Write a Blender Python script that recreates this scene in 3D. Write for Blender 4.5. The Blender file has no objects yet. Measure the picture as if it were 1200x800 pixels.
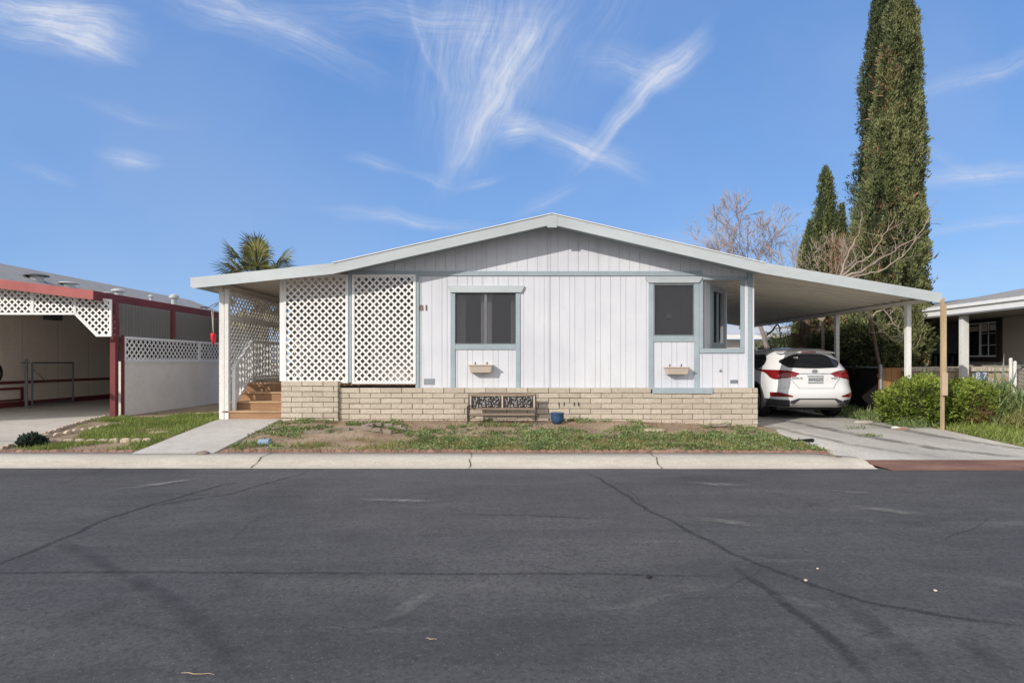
import bpy, bmesh, math, random
import numpy as np
from mathutils import Vector, Matrix, noise as mn
R = math.radians
random.seed(7); rng = np.random.default_rng(7)
S = bpy.context.scene
C = S.collection
F, EYE = 700.0, 1.12          # focal length in photo pixels, eye height above the yard

def W(px, py, D):             # photo measurement at a known distance -> metres
    return ((px-600)*D/F, D, EYE-(py-424)*D/F)
def X(px, D): return (px-600)*D/F
def Z(py, D): return EYE-(py-424)*D/F

# ------------------------------------------------------------------ materials
MATS = {}
class N:
    def __init__(s, tree): s.t = tree; s.n = tree.nodes; s.l = tree.links
    def a(s, typ, **k):
        nd = s.n.new(typ)
        for kk, v in k.items():
            if kk.startswith('i_'):
                key = kk[2:].replace('_', ' ')
                nd.inputs[key].default_value = v
            else: setattr(nd, kk, v)
        return nd
    def c(s, a, b): s.l.new(a, b)
def new_mat(name):
    m = bpy.data.materials.new(name); m.use_nodes = True
    g = N(m.node_tree)
    b = m.node_tree.nodes['Principled BSDF']
    return m, g, b
def ramp(g, src, stops):
    r = g.a('ShaderNodeValToRGB'); cr = r.color_ramp
    while len(cr.elements) < len(stops): cr.elements.new(.5)
    for e, (p, c) in zip(cr.elements, stops):
        e.position = p; e.color = (c, c, c, 1) if isinstance(c, (int, float)) else (*c, 1)
    g.c(src, r.inputs['Fac']); return r.outputs['Color']
def mixc(g, fac, a, b, mode='MIX'):
    m = g.a('ShaderNodeMix', data_type='RGBA', blend_type=mode)
    if isinstance(fac, (int, float)): m.inputs[0].default_value = fac
    else: g.c(fac, m.inputs[0])
    for sock, v in ((m.inputs[6], a), (m.inputs[7], b)):
        if isinstance(v, tuple): sock.default_value = (*v[:3], 1)
        else: g.c(v, sock)
    return m.outputs[2]
def coords(g, scale=(1,1,1), kind='Object'):
    t = g.a('ShaderNodeTexCoord'); mp = g.a('ShaderNodeMapping'); mp.inputs['Scale'].default_value = scale
    g.c(t.outputs[kind], mp.inputs['Vector']); return mp.outputs['Vector']
def noise(g, vec, scale, detail=4, rough=.6, dist=0):
    n = g.a('ShaderNodeTexNoise'); n.inputs['Scale'].default_value = scale; n.inputs['Detail'].default_value = detail
    n.inputs['Roughness'].default_value = rough; n.inputs['Distortion'].default_value = dist
    g.c(vec, n.inputs['Vector']); return n.outputs['Fac']
def bump(g, b, h, strength=.3, dist=.01):
    bp = g.a('ShaderNodeBump'); bp.inputs['Strength'].default_value = strength; bp.inputs['Distance'].default_value = dist
    g.c(h, bp.inputs['Height']); g.c(bp.outputs['Normal'], b.inputs['Normal'])
def paint(name, col, rough=.55, var=.12, scale=1.5, dirt=None, dirt_amt=.3, stretch=(1,1,1), bmp=.15, metallic=0, spec=.3):
    if name in MATS: return MATS[name]
    m, g, b = new_mat(name)
    v = coords(g, stretch)
    n1 = noise(g, v, scale, 6); n2 = noise(g, v, scale*14, 4, .7)
    lo = tuple(max(0, c*(1-var)) for c in col); hi = tuple(min(1, c*(1+var)) for c in col)
    c1 = mixc(g, ramp(g, n1, [(.3, 0.), (.7, 1.)]), lo, hi)
    if dirt:
        d = ramp(g, n2, [(.5, 0.), (.75, 1.)])
        ml = g.a('ShaderNodeMath', operation='MULTIPLY'); g.c(d, ml.inputs[0]); ml.inputs[1].default_value = dirt_amt
        c1 = mixc(g, ml.outputs[0], c1, dirt)
    g.c(c1, b.inputs['Base Color'])
    b.inputs['Roughness'].default_value = rough; b.inputs['Metallic'].default_value = metallic
    b.inputs['Specular IOR Level'].default_value = spec
    if bmp: bump(g, b, n2, bmp, .006)
    MATS[name] = m; return m

M = {}
M['siding'] = paint('siding paint', (.66,.68,.735), .6, .07, .9, (.55,.53,.50), .30, (1.6,1,.12))
def m_siding():
    m, g, b = new_mat('siding paint'); v = coords(g); vs = coords(g, (9,1,.35)); vb = coords(g, (2.2,1,.25))
    n1 = noise(g, v, .9, 6, .6); st = noise(g, vs, 1.0, 7, .7); wide = noise(g, vb, 1.6, 5, .6); sp = noise(g, v, 26, 3, .6)
    c = ramp(g, n1, [(.3, (.60,.615,.67)), (.7, (.70,.715,.755))])
    c = mixc(g, ramp(g, st, [(.52, 0.), (.72, .42)]), c, (.47,.46,.47))
    c = mixc(g, ramp(g, wide, [(.5, 0.), (.75, .22)]), c, (.50,.49,.50))
    c = mixc(g, ramp(g, sp, [(.68, 0.), (.74, .5)]), c, (.40,.38,.36))
    g.c(c, b.inputs['Base Color']); b.inputs['Roughness'].default_value = .6; b.inputs['Specular IOR Level'].default_value = .25
    bump(g, b, st, .35, .004); return m
M['siding'] = m_siding()
M['siding_groove'] = paint('siding groove', (.56,.56,.60), .8)
M['trim'] = paint('blue grey trim paint', (.32,.385,.425), .55, .12, 2, (.62,.66,.68), .35)
M['fascia'] = paint('pale blue grey fascia paint', (.48,.52,.535), .5, .12, 1.2, (.28,.33,.35), .25, (.4,1,1))
M['white'] = paint('white paint', (.80,.80,.79), .5, .05, 2, (.45,.42,.38), .25)
M['white_worn'] = paint('worn white post paint', (.74,.73,.71), .6, .10, 4, (.30,.26,.22), .5, (1,1,.3))
M['soffit'] = paint('cream soffit paint', (.66,.62,.555), .55, .07, .7, (.42,.38,.33), .3, (.2,1,1))
M['pan'] = paint('carport pan paint', (.76,.71,.61), .5, .08, .7, (.3,.28,.26), .3, (.2,2,1))
M['shingle'] = None
M['red'] = paint('faded red trim paint', (.36,.10,.095), .6, .15, 2, (.5,.2,.17), .3)
M['darkred'] = paint('dark red trim paint', (.17,.038,.042), .6, .15, 2)
M['cream'] = paint('cream wall paint', (.90,.79,.67), .7, .07, 1, (.55,.48,.40), .3)
M['stucco'] = paint('white stucco', (.78,.74,.69), .85, .08, 1.3, (.42,.38,.33), .3, bmp=.4)
M['beige'] = paint('beige neighbour wall', (.42,.37,.31), .8, .06, 1)
M['darkframe'] = paint('dark brown window casing', (.035,.03,.028), .6)
M['black'] = paint('black metal', (.02,.02,.022), .5)
M['iron'] = paint('dark iron', (.055,.045,.04), .5, .2, 8, (.16,.09,.05), .4)
M['bronze'] = paint('weathered brown bench slats', (.27,.20,.15), .6, .2, 9, (.1,.07,.05), .4, (.2,1,1))
M['silverleaf'] = paint('pale cast metal scroll', (.42,.41,.42), .45, .4, 14, (.1,.09,.09), .6)
M['galv'] = paint('galvanised steel', (.36,.39,.42), .45, .12, 6, metallic=.5)
M['galvdull'] = paint('dull grey steel', (.20,.22,.23), .55, .12, 6, metallic=.3)
M['wood_new'] = paint('raw pine lumber', (.44,.33,.21), .8, .25, 2.2, (.25,.14,.07), .5, (6,6,.6))
M['stepwood'] = paint('stained step lumber', (.33,.19,.105), .7, .28, 2.5, (.12,.06,.03), .5, (.5,3,3))
M['treadwood'] = paint('tread lumber', (.46,.30,.18), .7, .22, 3, (.2,.11,.06), .45, (.5,4,3))
M['brownwood'] = paint('orange brown board', (.36,.19,.08), .75, .2, 2, (.12,.07,.04), .5)
M['darkwood'] = paint('dark fence slats', (.012,.010,.009), .9, .25, 3)
M['planter'] = paint('tan plastic planter', (.56,.48,.41), .6, .06, 4, (.35,.28,.22), .3)
M['bluepot'] = paint('blue glazed pot', (.03,.07,.15), .35, .25, 6, (.2,.28,.38), .4)
M['concrete'] = None
M['rubber'] = paint('tyre rubber', (.018,.018,.019), .85)
M['chrome'] = paint('chrome', (.55,.56,.58), .15, .02, metallic=1, bmp=0)
M['rim'] = paint('alloy rim', (.45,.46,.47), .3, .05, metallic=.8, bmp=0)
M['cladding'] = paint('dark grey cladding', (.055,.056,.062), .6)
M['diffuser'] = paint('silver bumper insert', (.50,.48,.45), .4, .04, bmp=0)
M['bark'] = paint('bark', (.13,.10,.08), .9, .3, 6, (.05,.04,.03), .5, (3,3,.6), .6)
M['palebark'] = paint('pale bare twigs', (.31,.25,.20), .85, .3, 3, (.25,.19,.16), .4)
M['mauvebark'] = paint('mauve grey bare twigs', (.33,.275,.265), .85, .25, 2, (.2,.15,.14), .4)
M['curtain'] = paint('grey curtain', (.75,.74,.74), .9, .08, 2)
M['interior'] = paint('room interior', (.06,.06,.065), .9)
M['redplastic'] = paint('red plastic', (.65,.03,.05), .35, .05)
M['brown81'] = paint('brown house digits', (.20,.10,.06), .5)
M['grey_digit'] = paint('dark grey digits', (.10,.11,.10), .5)
M['scallop'] = paint('red scallop edging', (.27,.155,.12), .9, .35, 6, (.40,.33,.26), .7)
M['tanstone'] = paint('tan edging stone', (.52,.42,.33), .85, .25, 7, (.25,.19,.14), .4)
M['slab'] = paint('stepping slab', (.46,.36,.27), .85, .15, 5)
M['rock'] = paint('grey brown rock', (.24,.20,.165), .9, .3, 5, bmp=.5)
M['rust'] = None
M['metalroof'] = paint('pale roof metal', (.50,.51,.53), .5, .08, 1)
M['vent'] = paint('vent metal', (.46,.47,.48), .5, .1, 4)
M['ventdark'] = paint('dark vent metal', (.10,.10,.11), .6, .1, 4)
M['backwall'] = paint('pale distant siding', (.62,.60,.57), .8, .05, 1)
M['door'] = paint('porch door', (.46,.43,.41), .7, .15, 1.5)

def m_car():
    m, g, b = new_mat('white pearl car paint')
    b.inputs['Base Color'].default_value = (.78,.78,.79,1); b.inputs['Roughness'].default_value = .28
    b.inputs['Coat Weight'].default_value = .6; b.inputs['Coat Roughness'].default_value = .06
    return m
M['carpaint'] = m_car()
def m_glass(name, col, rough=.05, transp=0.0):
    m, g, b = new_mat(name)
    b.inputs['Base Color'].default_value = (*col, 1); b.inputs['Roughness'].default_value = rough
    b.inputs['Specular IOR Level'].default_value = .6
    if transp:
        tr = g.a('ShaderNodeBsdfTransparent'); mx = g.a('ShaderNodeMixShader'); mx.inputs[0].default_value = transp
        g.c(b.outputs[0], mx.inputs[1]); g.c(tr.outputs[0], mx.inputs[2])
        g.c(mx.outputs[0], m.node_tree.nodes['Material Output'].inputs['Surface'])
    return m
M['carglass'] = m_glass('dark car glass', (.012,.014,.018), .04)
M['screen'] = m_glass('insect screen over glass', (.10,.10,.112), .35, .62)
M['paneglass'] = m_glass('window glass', (.03,.035,.04), .05, .8)
M['nglass'] = m_glass('neighbour glass', (.02,.025,.03), .08)
M['redlens'] = m_glass('red lamp lens', (.20,.006,.010), .12)
M['brightlens'] = m_glass('bright red lens', (.30,.02,.028), .15)
M['plate'] = paint('licence plate', (.50,.51,.50), .5, .1, 20)
M['platetext'] = paint('plate digits', (.08,.09,.16), .6)
M['blue_sign'] = paint('blue number tile', (.10,.16,.30), .5, .2, 10)
M['tilewhite'] = paint('tile white', (.68,.70,.74), .5, .05)

def m_foliage(name, dark, mid, light, cs=2.5, transl=.15):
    m, g, b = new_mat(name)
    v = coords(g); n = noise(g, v, cs, 3)
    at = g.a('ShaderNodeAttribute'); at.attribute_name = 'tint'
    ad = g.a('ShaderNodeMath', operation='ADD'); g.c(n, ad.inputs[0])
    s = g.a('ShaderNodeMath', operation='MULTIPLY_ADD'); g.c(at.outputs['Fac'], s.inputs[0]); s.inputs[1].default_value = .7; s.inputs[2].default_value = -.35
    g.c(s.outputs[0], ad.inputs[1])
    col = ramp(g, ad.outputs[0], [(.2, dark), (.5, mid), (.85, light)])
    g.c(col, b.inputs['Base Color']); b.inputs['Roughness'].default_value = .65; b.inputs['Specular IOR Level'].default_value = .25
    tl = g.a('ShaderNodeBsdfTranslucent'); g.c(col, tl.inputs['Color'])
    mx = g.a('ShaderNodeMixShader'); mx.inputs[0].default_value = transl
    g.c(b.outputs[0], mx.inputs[1]); g.c(tl.outputs[0], mx.inputs[2])
    g.c(mx.outputs[0], m.node_tree.nodes['Material Output'].inputs['Surface'])
    return m
M['cyp'] = m_foliage('cypress foliage', (.05,.07,.03), (.12,.15,.06), (.24,.26,.11), 1.6)
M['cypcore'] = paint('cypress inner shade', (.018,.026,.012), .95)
M['cyp2'] = m_foliage('olive cypress foliage', (.04,.052,.024), (.115,.14,.058), (.26,.275,.12), 1.6)
M['cyp3'] = m_foliage('dark cypress foliage', (.02,.032,.016), (.05,.07,.034), (.11,.13,.062), 1.6)
M['deadcyp'] = m_foliage('dead brown cypress sprays', (.12,.06,.03), (.25,.13,.07), (.40,.25,.15), 3)
M['hedge'] = m_foliage('boxwood leaves', (.08,.11,.02), (.19,.26,.04), (.34,.40,.09), 3, .25)
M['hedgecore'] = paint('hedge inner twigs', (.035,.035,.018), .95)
M['weed'] = m_foliage('broad weed leaves', (.10,.15,.055), (.19,.25,.09), (.30,.36,.16), 2, .25)
M['grass'] = m_foliage('lawn grass', (.10,.14,.03), (.20,.26,.055), (.32,.37,.12), 1.5, .2)
M['drygrass'] = m_foliage('yellowish low grass', (.14,.14,.05), (.24,.25,.08), (.36,.35,.14), 2, .2)
M['palm'] = m_foliage('palm leaflets', (.035,.045,.015), (.11,.12,.035), (.30,.27,.09), 2, .25)
M['darkplant'] = m_foliage('dark blue green leaves', (.02,.035,.03), (.045,.07,.05), (.08,.11,.08), 4, .1)
M['farfol'] = m_foliage('far leaves', (.10,.11,.03), (.2,.2,.06), (.3,.28,.1), 1, .1)

def m_concrete(name, base=(.56,.53,.49), stain=(.36,.33,.30), sc=1.0, amt=.5, streak=(1,1,1)):
    m, g, b = new_mat(name)
    v = coords(g, streak); n1 = noise(g, v, .8*sc, 6, .65); n2 = noise(g, v, 60, 3, .7); n3 = noise(g, v, 5*sc, 6, .7)
    c1 = mixc(g, ramp(g, n1, [(.38, 0.), (.68, 1.)]), base, stain)
    c1 = mixc(g, amt, base, c1)
    c2 = mixc(g, ramp(g, n3, [(.45, 0.), (.75, .6)]), c1, tuple(x*.66 for x in base))
    sp = mixc(g, ramp(g, n2, [(.35, .75), (.65, 1.05)]), (0,0,0), c2)
    g.c(sp, b.inputs['Base Color']); b.inputs['Roughness'].default_value = .85; b.inputs['Specular IOR Level'].default_value = .2
    bump(g, b, n2, .25, .004)
    return m
M['concrete'] = m_concrete('weathered driveway concrete', (.62,.59,.545), (.33,.315,.295), .9, .85, (.8,.22,1))
M['curb'] = m_concrete('kerb concrete', (.57,.525,.46), (.38,.34,.29), 1.5, .6, (.5,2,2))
M['walk'] = m_concrete('walkway concrete', (.60,.57,.53), (.44,.41,.37), 1.2, .5)
M['drive2'] = m_concrete('neighbour driveway concrete', (.60,.56,.50), (.40,.36,.32), 1., .6)

def m_rust():
    m, g, b = new_mat('rusty brown plate'); v = coords(g, (.4,1.5,1))
    n = noise(g, v, 3, 6, .7); n2 = noise(g, v, 40, 3)
    c = ramp(g, n, [(.3, (.11,.055,.04)), (.55, (.19,.10,.075)), (.75, (.27,.17,.13))])
    g.c(c, b.inputs['Base Color']); b.inputs['Roughness'].default_value = .8; bump(g, b, n2, .3, .003); return m
M['rust'] = m_rust()
def m_shingle():
    m, g, b = new_mat('grey shingle roof'); v = coords(g, (1,1,1))
    br = g.a('ShaderNodeTexBrick'); g.c(v, br.inputs['Vector']); br.inputs['Scale'].default_value = 3
    br.inputs['Color1'].default_value = (.30,.29,.29,1); br.inputs['Color2'].default_value = (.38,.37,.36,1); br.inputs['Mortar'].default_value = (.22,.21,.21,1)
    br.inputs['Mortar Size'].default_value = .01; br.inputs['Brick Width'].default_value = .9; br.inputs['Row Height'].default_value = .42
    n = noise(g, v, 50, 3); c = mixc(g, ramp(g, n, [(.3,.6),(.7,1.)]), (.12,.12,.12), br.outputs['Color'])
    g.c(c, b.inputs['Base Color']); b.inputs['Roughness'].default_value = .9; bump(g, b, n, .3, .004); return m
M['shingle'] = m_shingle()
def m_block(name, c1, c2, dirt):
    m, g, b = new_mat(name); v = coords(g)
    at = g.a('ShaderNodeAttribute'); at.attribute_name = 'tint'
    n = noise(g, v, 22, 5, .7); n2 = noise(g, v, 1.3, 4)
    c = mixc(g, at.outputs['Fac'], c1, c2)
    c = mixc(g, ramp(g, n, [(.35, .55), (.6, 0.)]), c, dirt)
    c = mixc(g, ramp(g, n2, [(.5, 0.), (.8, .35)]), c, dirt)
    g.c(c, b.inputs['Base Color']); b.inputs['Roughness'].default_value = .9; bump(g, b, n, .5, .006); return m
M['block'] = m_block('tan slump block', (.49,.43,.345), (.60,.535,.44), (.33,.275,.22))
M['mortar'] = paint('mortar joints', (.20,.17,.135), .95, .2, 6)
def m_dirt():
    m, g, b = new_mat('bare yard dirt'); v = coords(g)
    n1 = noise(g, v, 1.3, 6, .65); n2 = noise(g, v, 14, 6, .75); n3 = noise(g, v, 70, 3, .7)
    c = ramp(g, n1, [(.3, (.24,.175,.12)), (.5, (.34,.26,.185)), (.72, (.45,.36,.27))])
    c = mixc(g, ramp(g, n2, [(.35, .5), (.6, 0.)]), c, (.20,.145,.10))
    c = mixc(g, ramp(g, n3, [(.62, 0.), (.72, .6)]), c, (.6,.53,.44))
    g.c(c, b.inputs['Base Color']); b.inputs['Roughness'].default_value = .95; b.inputs['Specular IOR Level'].default_value = .1
    bump(g, b, n2, .8, .03); return m
M['dirt'] = m_dirt()
def m_asphalt():
    m, g, b = new_mat('worn asphalt'); v = coords(g); vs = coords(g, (.35,1.6,1)); vt = coords(g, (.22,1.1,1))
    big = noise(g, v, .30, 6, .62, .9); mid = noise(g, vs, 1.1, 8, .68, .5); blot = noise(g, v, 3.2, 7, .7, .3); fine = noise(g, v, 38, 4, .75)
    vo = g.a('ShaderNodeTexVoronoi'); vo.inputs['Scale'].default_value = 70; g.c(v, vo.inputs['Vector'])
    vr = g.a('ShaderNodeSeparateColor'); g.c(vo.outputs['Color'], vr.inputs[0])
    c = ramp(g, big, [(.32, (.050,.050,.055)), (.68, (.092,.090,.096))])
    c = mixc(g, ramp(g, mid, [(.40, 0.), (.70, .55)]), c, (.135,.132,.132))
    c = mixc(g, ramp(g, blot, [(.30, .45), (.48, 0.)]), c, (.045,.044,.048))
    sc = noise(g, vt, 1.9, 9, .75, .5)
    c = mixc(g, ramp(g, sc, [(.60, 0.), (.74, .45)]), c, (.22,.215,.205))
    # individual stones of the aggregate: some pale, some dark
    st = ramp(g, vr.outputs[0], [(.66, 0.), (.84, .35), (1., .6)])
    ed = ramp(g, vo.outputs['Distance'], [(.12, 1.), (.40, 0.)])
    mm = g.a('ShaderNodeMath', operation='MULTIPLY'); g.c(st, mm.inputs[0]); g.c(ed, mm.inputs[1])
    c = mixc(g, mm.outputs[0], c, (.25,.243,.232))
    c = mixc(g, ramp(g, fine, [(.34, .75), (.54, 0.)]), c, (.034,.034,.037))
    # a strip of gutter grime along the kerb
    g.c(c, b.inputs['Base Color']); b.inputs['Roughness'].default_value = .8; b.inputs['Specular IOR Level'].default_value = .3
    bump(g, b, fine, .55, .006); return m
M['asphalt'] = m_asphalt()
def m_fade(name, col, strength=.8, sc=18):
    m, g, b = new_mat(name)
    b.inputs['Base Color'].default_value = (*col, 1); b.inputs['Roughness'].default_value = .7
    at = g.a('ShaderNodeAttribute'); at.attribute_name = 'tint'
    v = coords(g); n = noise(g, v, sc, 5, .75)
    md = g.a('ShaderNodeMath', operation='MULTIPLY'); g.c(at.outputs['Fac'], md.inputs[0]); g.c(ramp(g, n, [(.38, .15), (.6, 1.)]), md.inputs[1])
    m2 = g.a('ShaderNodeMath', operation='MULTIPLY'); g.c(md.outputs[0], m2.inputs[0]); m2.inputs[1].default_value = strength
    tr = g.a('ShaderNodeBsdfTransparent'); mx = g.a('ShaderNodeMixShader')
    g.c(m2.outputs[0], mx.inputs[0]); g.c(tr.outputs[0], mx.inputs[1]); g.c(b.outputs[0], mx.inputs[2])
    g.c(mx.outputs[0], m.node_tree.nodes['Material Output'].inputs['Surface']); return m
M['tar'] = m_fade('sealed crack tar', (.035,.034,.037), .75, 30)
M['tyremark'] = m_fade('faint dark tyre trace', (.045,.044,.047), .38, 5)
M['scuff'] = m_fade('pale road scuff', (.30,.295,.28), .55, 7)
M['joint'] = m_fade('concrete crack', (.07,.06,.05), 1.0, 12)
def m_corr():
    m, g, b = new_mat('milky corrugated panel')
    b.inputs['Base Color'].default_value = (.22,.215,.205,1); b.inputs['Roughness'].default_value = .5
    tl = g.a('ShaderNodeBsdfTranslucent'); tl.inputs['Color'].default_value = (.30,.29,.28,1)
    mx = g.a('ShaderNodeMixShader'); mx.inputs[0].default_value = .3
    g.c(b.outputs[0], mx.inputs[1]); g.c(tl.outputs[0], mx.inputs[2])
    g.c(mx.outputs[0], m.node_tree.nodes['Material Output'].inputs['Surface']); return m
M['corr'] = m_corr()
def m_stone():
    m, g, b = new_mat('mixed stone facing'); v = coords(g, (1,1,1.3))
    vo = g.a('ShaderNodeTexVoronoi'); vo.inputs['Scale'].default_value = 9; g.c(v, vo.inputs['Vector'])
    e = g.a('ShaderNodeTexVoronoi', feature='DISTANCE_TO_EDGE'); e.inputs['Scale'].default_value = 9; g.c(v, e.inputs['Vector'])
    sp = g.a('ShaderNodeSeparateColor'); g.c(vo.outputs['Color'], sp.inputs[0])
    c = ramp(g, sp.outputs[0], [(.1, (.30,.25,.21)), (.4, (.50,.38,.22)), (.7, (.50,.45,.42)), (.95, (.62,.5,.33))])
    c = mixc(g, ramp(g, e.outputs['Distance'], [(.0, 1.), (.09, 0.)]), c, (.30,.27,.24))
    g.c(c, b.inputs['Base Color']); b.inputs['Roughness'].default_value = .9
    bump(g, b, e.outputs['Distance'], .5, .02); return m
M['stone'] = m_stone()

# ------------------------------------------------------------------ mesh helpers
class MB:
    def __init__(s): s.v = []; s.f = []; s.t = []
    def box(s, x0, x1, y0, y1, z0, z1, t=0.):
        if x0 > x1: x0, x1 = x1, x0
        if y0 > y1: y0, y1 = y1, y0
        if z0 > z1: z0, z1 = z1, z0
        return s.hexa([(x0,y0,z0),(x1,y0,z0),(x1,y1,z0),(x0,y1,z0),(x0,y0,z1),(x1,y0,z1),(x1,y1,z1),(x0,y1,z1)], t)
    def hexa(s, p, t=0.):
        b = len(s.v); s.v += [tuple(q) for q in p]; s.t += [t]*8
        s.f += [(b,b+3,b+2,b+1),(b+4,b+5,b+6,b+7),(b,b+1,b+5,b+4),(b+1,b+2,b+6,b+5),(b+2,b+3,b+7,b+6),(b+3,b,b+4,b+7)]
        return s
    def poly(s, pts, t=0.):
        b = len(s.v); s.v += [tuple(q) for q in pts]; s.t += [t]*len(pts); s.f.append(tuple(range(b, b+len(pts)))); return s
    def prism(s, pts, off, t=0.):        # planar polygon extruded by vector off
        n = len(pts); b = len(s.v); o = Vector(off)
        s.v += [tuple(p) for p in pts] + [tuple(Vector(p)+o) for p in pts]; s.t += [t]*2*n
        s.f.append(tuple(range(b, b+n))); s.f.append(tuple(range(b+2*n-1, b+n-1, -1)))
        for i in range(n): j = (i+1) % n; s.f.append((b+i, b+n+i, b+n+j, b+j))
        return s
    def beam(s, a, c, w, h, up=(0,0,1), t=0.):   # rectangular bar a->c
        a = Vector(a); c = Vector(c); d = (c-a).normalized(); u = Vector(up)
        if abs(d.dot(u)) > .98: u = Vector((0,1,0))
        r = d.cross(u).normalized(); u = r.cross(d).normalized()
        p = []
        for e in (a, c):
            for sx, sz in ((-1,-1),(1,-1),(1,1),(-1,1)): p.append(e + r*sx*w/2 + u*sz*h/2)
        b = len(s.v); s.v += [tuple(q) for q in p]; s.t += [t]*8
        s.f += [(b,b+1,b+2,b+3),(b+7,b+6,b+5,b+4)] + [(b+i, b+4+i, b+4+(i+1)%4, b+(i+1)%4) for i in range(4)]
        return s
    def tube(s, pts, r, n=8, cap=True, t=0.):
        pts = [Vector(p) for p in pts]; rs = r if isinstance(r, (list, tuple)) else [r]*len(pts)
        b = len(s.v); prev = None
        for i, p in enumerate(pts):
            d = (pts[min(i+1, len(pts)-1)] - pts[max(i-1, 0)]).normalized()
            if prev is None:
                prev = d.orthogonal().normalized()
            u = (prev - d*prev.dot(d))
            u = u.normalized() if u.length > 1e-6 else d.orthogonal().normalized()
            prev = u; w = d.cross(u)
            for k in range(n):
                a = 2*math.pi*k/n; s.v.append(tuple(p + (u*math.cos(a)+w*math.sin(a))*rs[i])); s.t.append(t)
        for i in range(len(pts)-1):
            for k in range(n):
                k2 = (k+1) % n; s.f.append((b+i*n+k, b+i*n+k2, b+(i+1)*n+k2, b+(i+1)*n+k))
        if cap:
            s.f.append(tuple(b+k for k in range(n-1, -1, -1))); e = b+(len(pts)-1)*n; s.f.append(tuple(e+k for k in range(n)))
        return s
    def lathe(s, c, prof, n=20, t=0.):      # prof [(r,z)...]
        b = len(s.v)
        for r_, z in prof:
            for k in range(n):
                a = 2*math.pi*k/n; s.v.append((c[0]+r_*math.cos(a), c[1]+r_*math.sin(a), c[2]+z)); s.t.append(t)
        for i in range(len(prof)-1):
            for k in range(n):
                k2 = (k+1) % n; s.f.append((b+i*n+k, b+i*n+k2, b+(i+1)*n+k2, b+(i+1)*n+k))
        s.f.append(tuple(b+k for k in range(n-1, -1, -1))); e = b+(len(prof)-1)*n; s.f.append(tuple(e+k for k in range(n)))
        return s
    def mesh(s, name):
        me = bpy.data.meshes.new(name); me.from_pydata(s.v, [], s.f); me.update()
        at = me.attributes.new('tint', 'FLOAT', 'POINT'); at.data.foreach_set('value', np.array(s.t, dtype=np.float32)); return me
ORG = {}
def thing(name, label, cat, loc=(0,0,0), group=None):
    o = bpy.data.objects.new(name, None); C.objects.link(o); o.location = loc; o.empty_display_size = .1
    o['label'] = label; o['category'] = cat
    if group: o['group'] = group
    ORG[o.name] = Vector(loc); return o
def obj(name, mb, mat, parent=None, smooth=False, bevel=0):
    me = mb.mesh(name) if isinstance(mb, MB) else mb
    o = bpy.data.objects.new(name, me); C.objects.link(o); me.materials.append(mat)
    if parent is not None:
        o.parent = parent
        if parent.name in ORG: o.location = -ORG[parent.name]
    if smooth: me.shade_smooth()
    if bevel:
        bv = o.modifiers.new('bevel', 'BEVEL'); bv.width = bevel; bv.segments = 1; bv.limit_method = 'ANGLE'
    return o
def tag(o, label, cat, group=None):
    o['label'] = label; o['category'] = cat
    if group: o['group'] = group
    return o
def struct(o, label=None):
    o['kind'] = 'structure'
    if label: o['label'] = label
    return o
def stuff(o, label, cat):
    o['kind'] = 'stuff'; o['label'] = label; o['category'] = cat; return o
def clip_poly(poly, a, b):          # keep the left of a->b
    out = []
    for i in range(len(poly)):
        p, q = poly[i], poly[(i+1) % len(poly)]
        sp = (b[0]-a[0])*(p[1]-a[1])-(b[1]-a[1])*(p[0]-a[0]); sq = (b[0]-a[0])*(q[1]-a[1])-(b[1]-a[1])*(q[0]-a[0])
        if sp >= 0: out.append(p)
        if (sp >= 0) != (sq >= 0):
            t = sp/(sp-sq); out.append((p[0]+t*(q[0]-p[0]), p[1]+t*(q[1]-p[1])))
    return out
def lattice(shape, to3, nrm, lath=.036, gap=.10, th=.006, frame=.05, mb=None):
    """criss-cross laths clipped to a convex counter-clockwise outline; to3 maps (a,b) to space"""
    mb = mb or MB(); n = Vector(nrm)
    xs = [p[0] for p in shape]; ys = [p[1] for p in shape]
    cx, cy = (min(xs)+max(xs))/2, (min(ys)+max(ys))/2; L = max(xs)-min(xs)+max(ys)-min(ys)
    for layer, sg in ((0, 1), (1, -1)):
        d = (math.sqrt(.5), sg*math.sqrt(.5)); q = (-d[1], d[0])
        k = int(L/gap)
        for i in range(-k, k+1):
            c = (cx+q[0]*i*gap, cy+q[1]*i*gap)
            quad = [(c[0]-d[0]*L-q[0]*lath/2, c[1]-d[1]*L-q[1]*lath/2), (c[0]+d[0]*L-q[0]*lath/2, c[1]+d[1]*L-q[1]*lath/2),
                    (c[0]+d[0]*L+q[0]*lath/2, c[1]+d[1]*L+q[1]*lath/2), (c[0]-d[0]*L+q[0]*lath/2, c[1]-d[1]*L+q[1]*lath/2)]
            for j in range(len(shape)):
                quad = clip_poly(quad, shape[j], shape[(j+1) % len(shape)])
                if len(quad) < 3: break
            if len(quad) >= 3:
                mb.prism([Vector(to3(*p))+n*th*layer*1.05 for p in quad], n*th)
    if frame:
        m = len(shape)
        for j in range(m):
            a = Vector(to3(*shape[j])); b = Vector(to3(*shape[(j+1) % m])); e = (b-a).normalized()
            mb.beam(a-e*frame*.4+n*(th+.0006*j), b+e*frame*.4+n*(th+.0006*j), frame if abs(n.z) > .5 else .03, frame, up=n.cross(e))
    return mb

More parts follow.
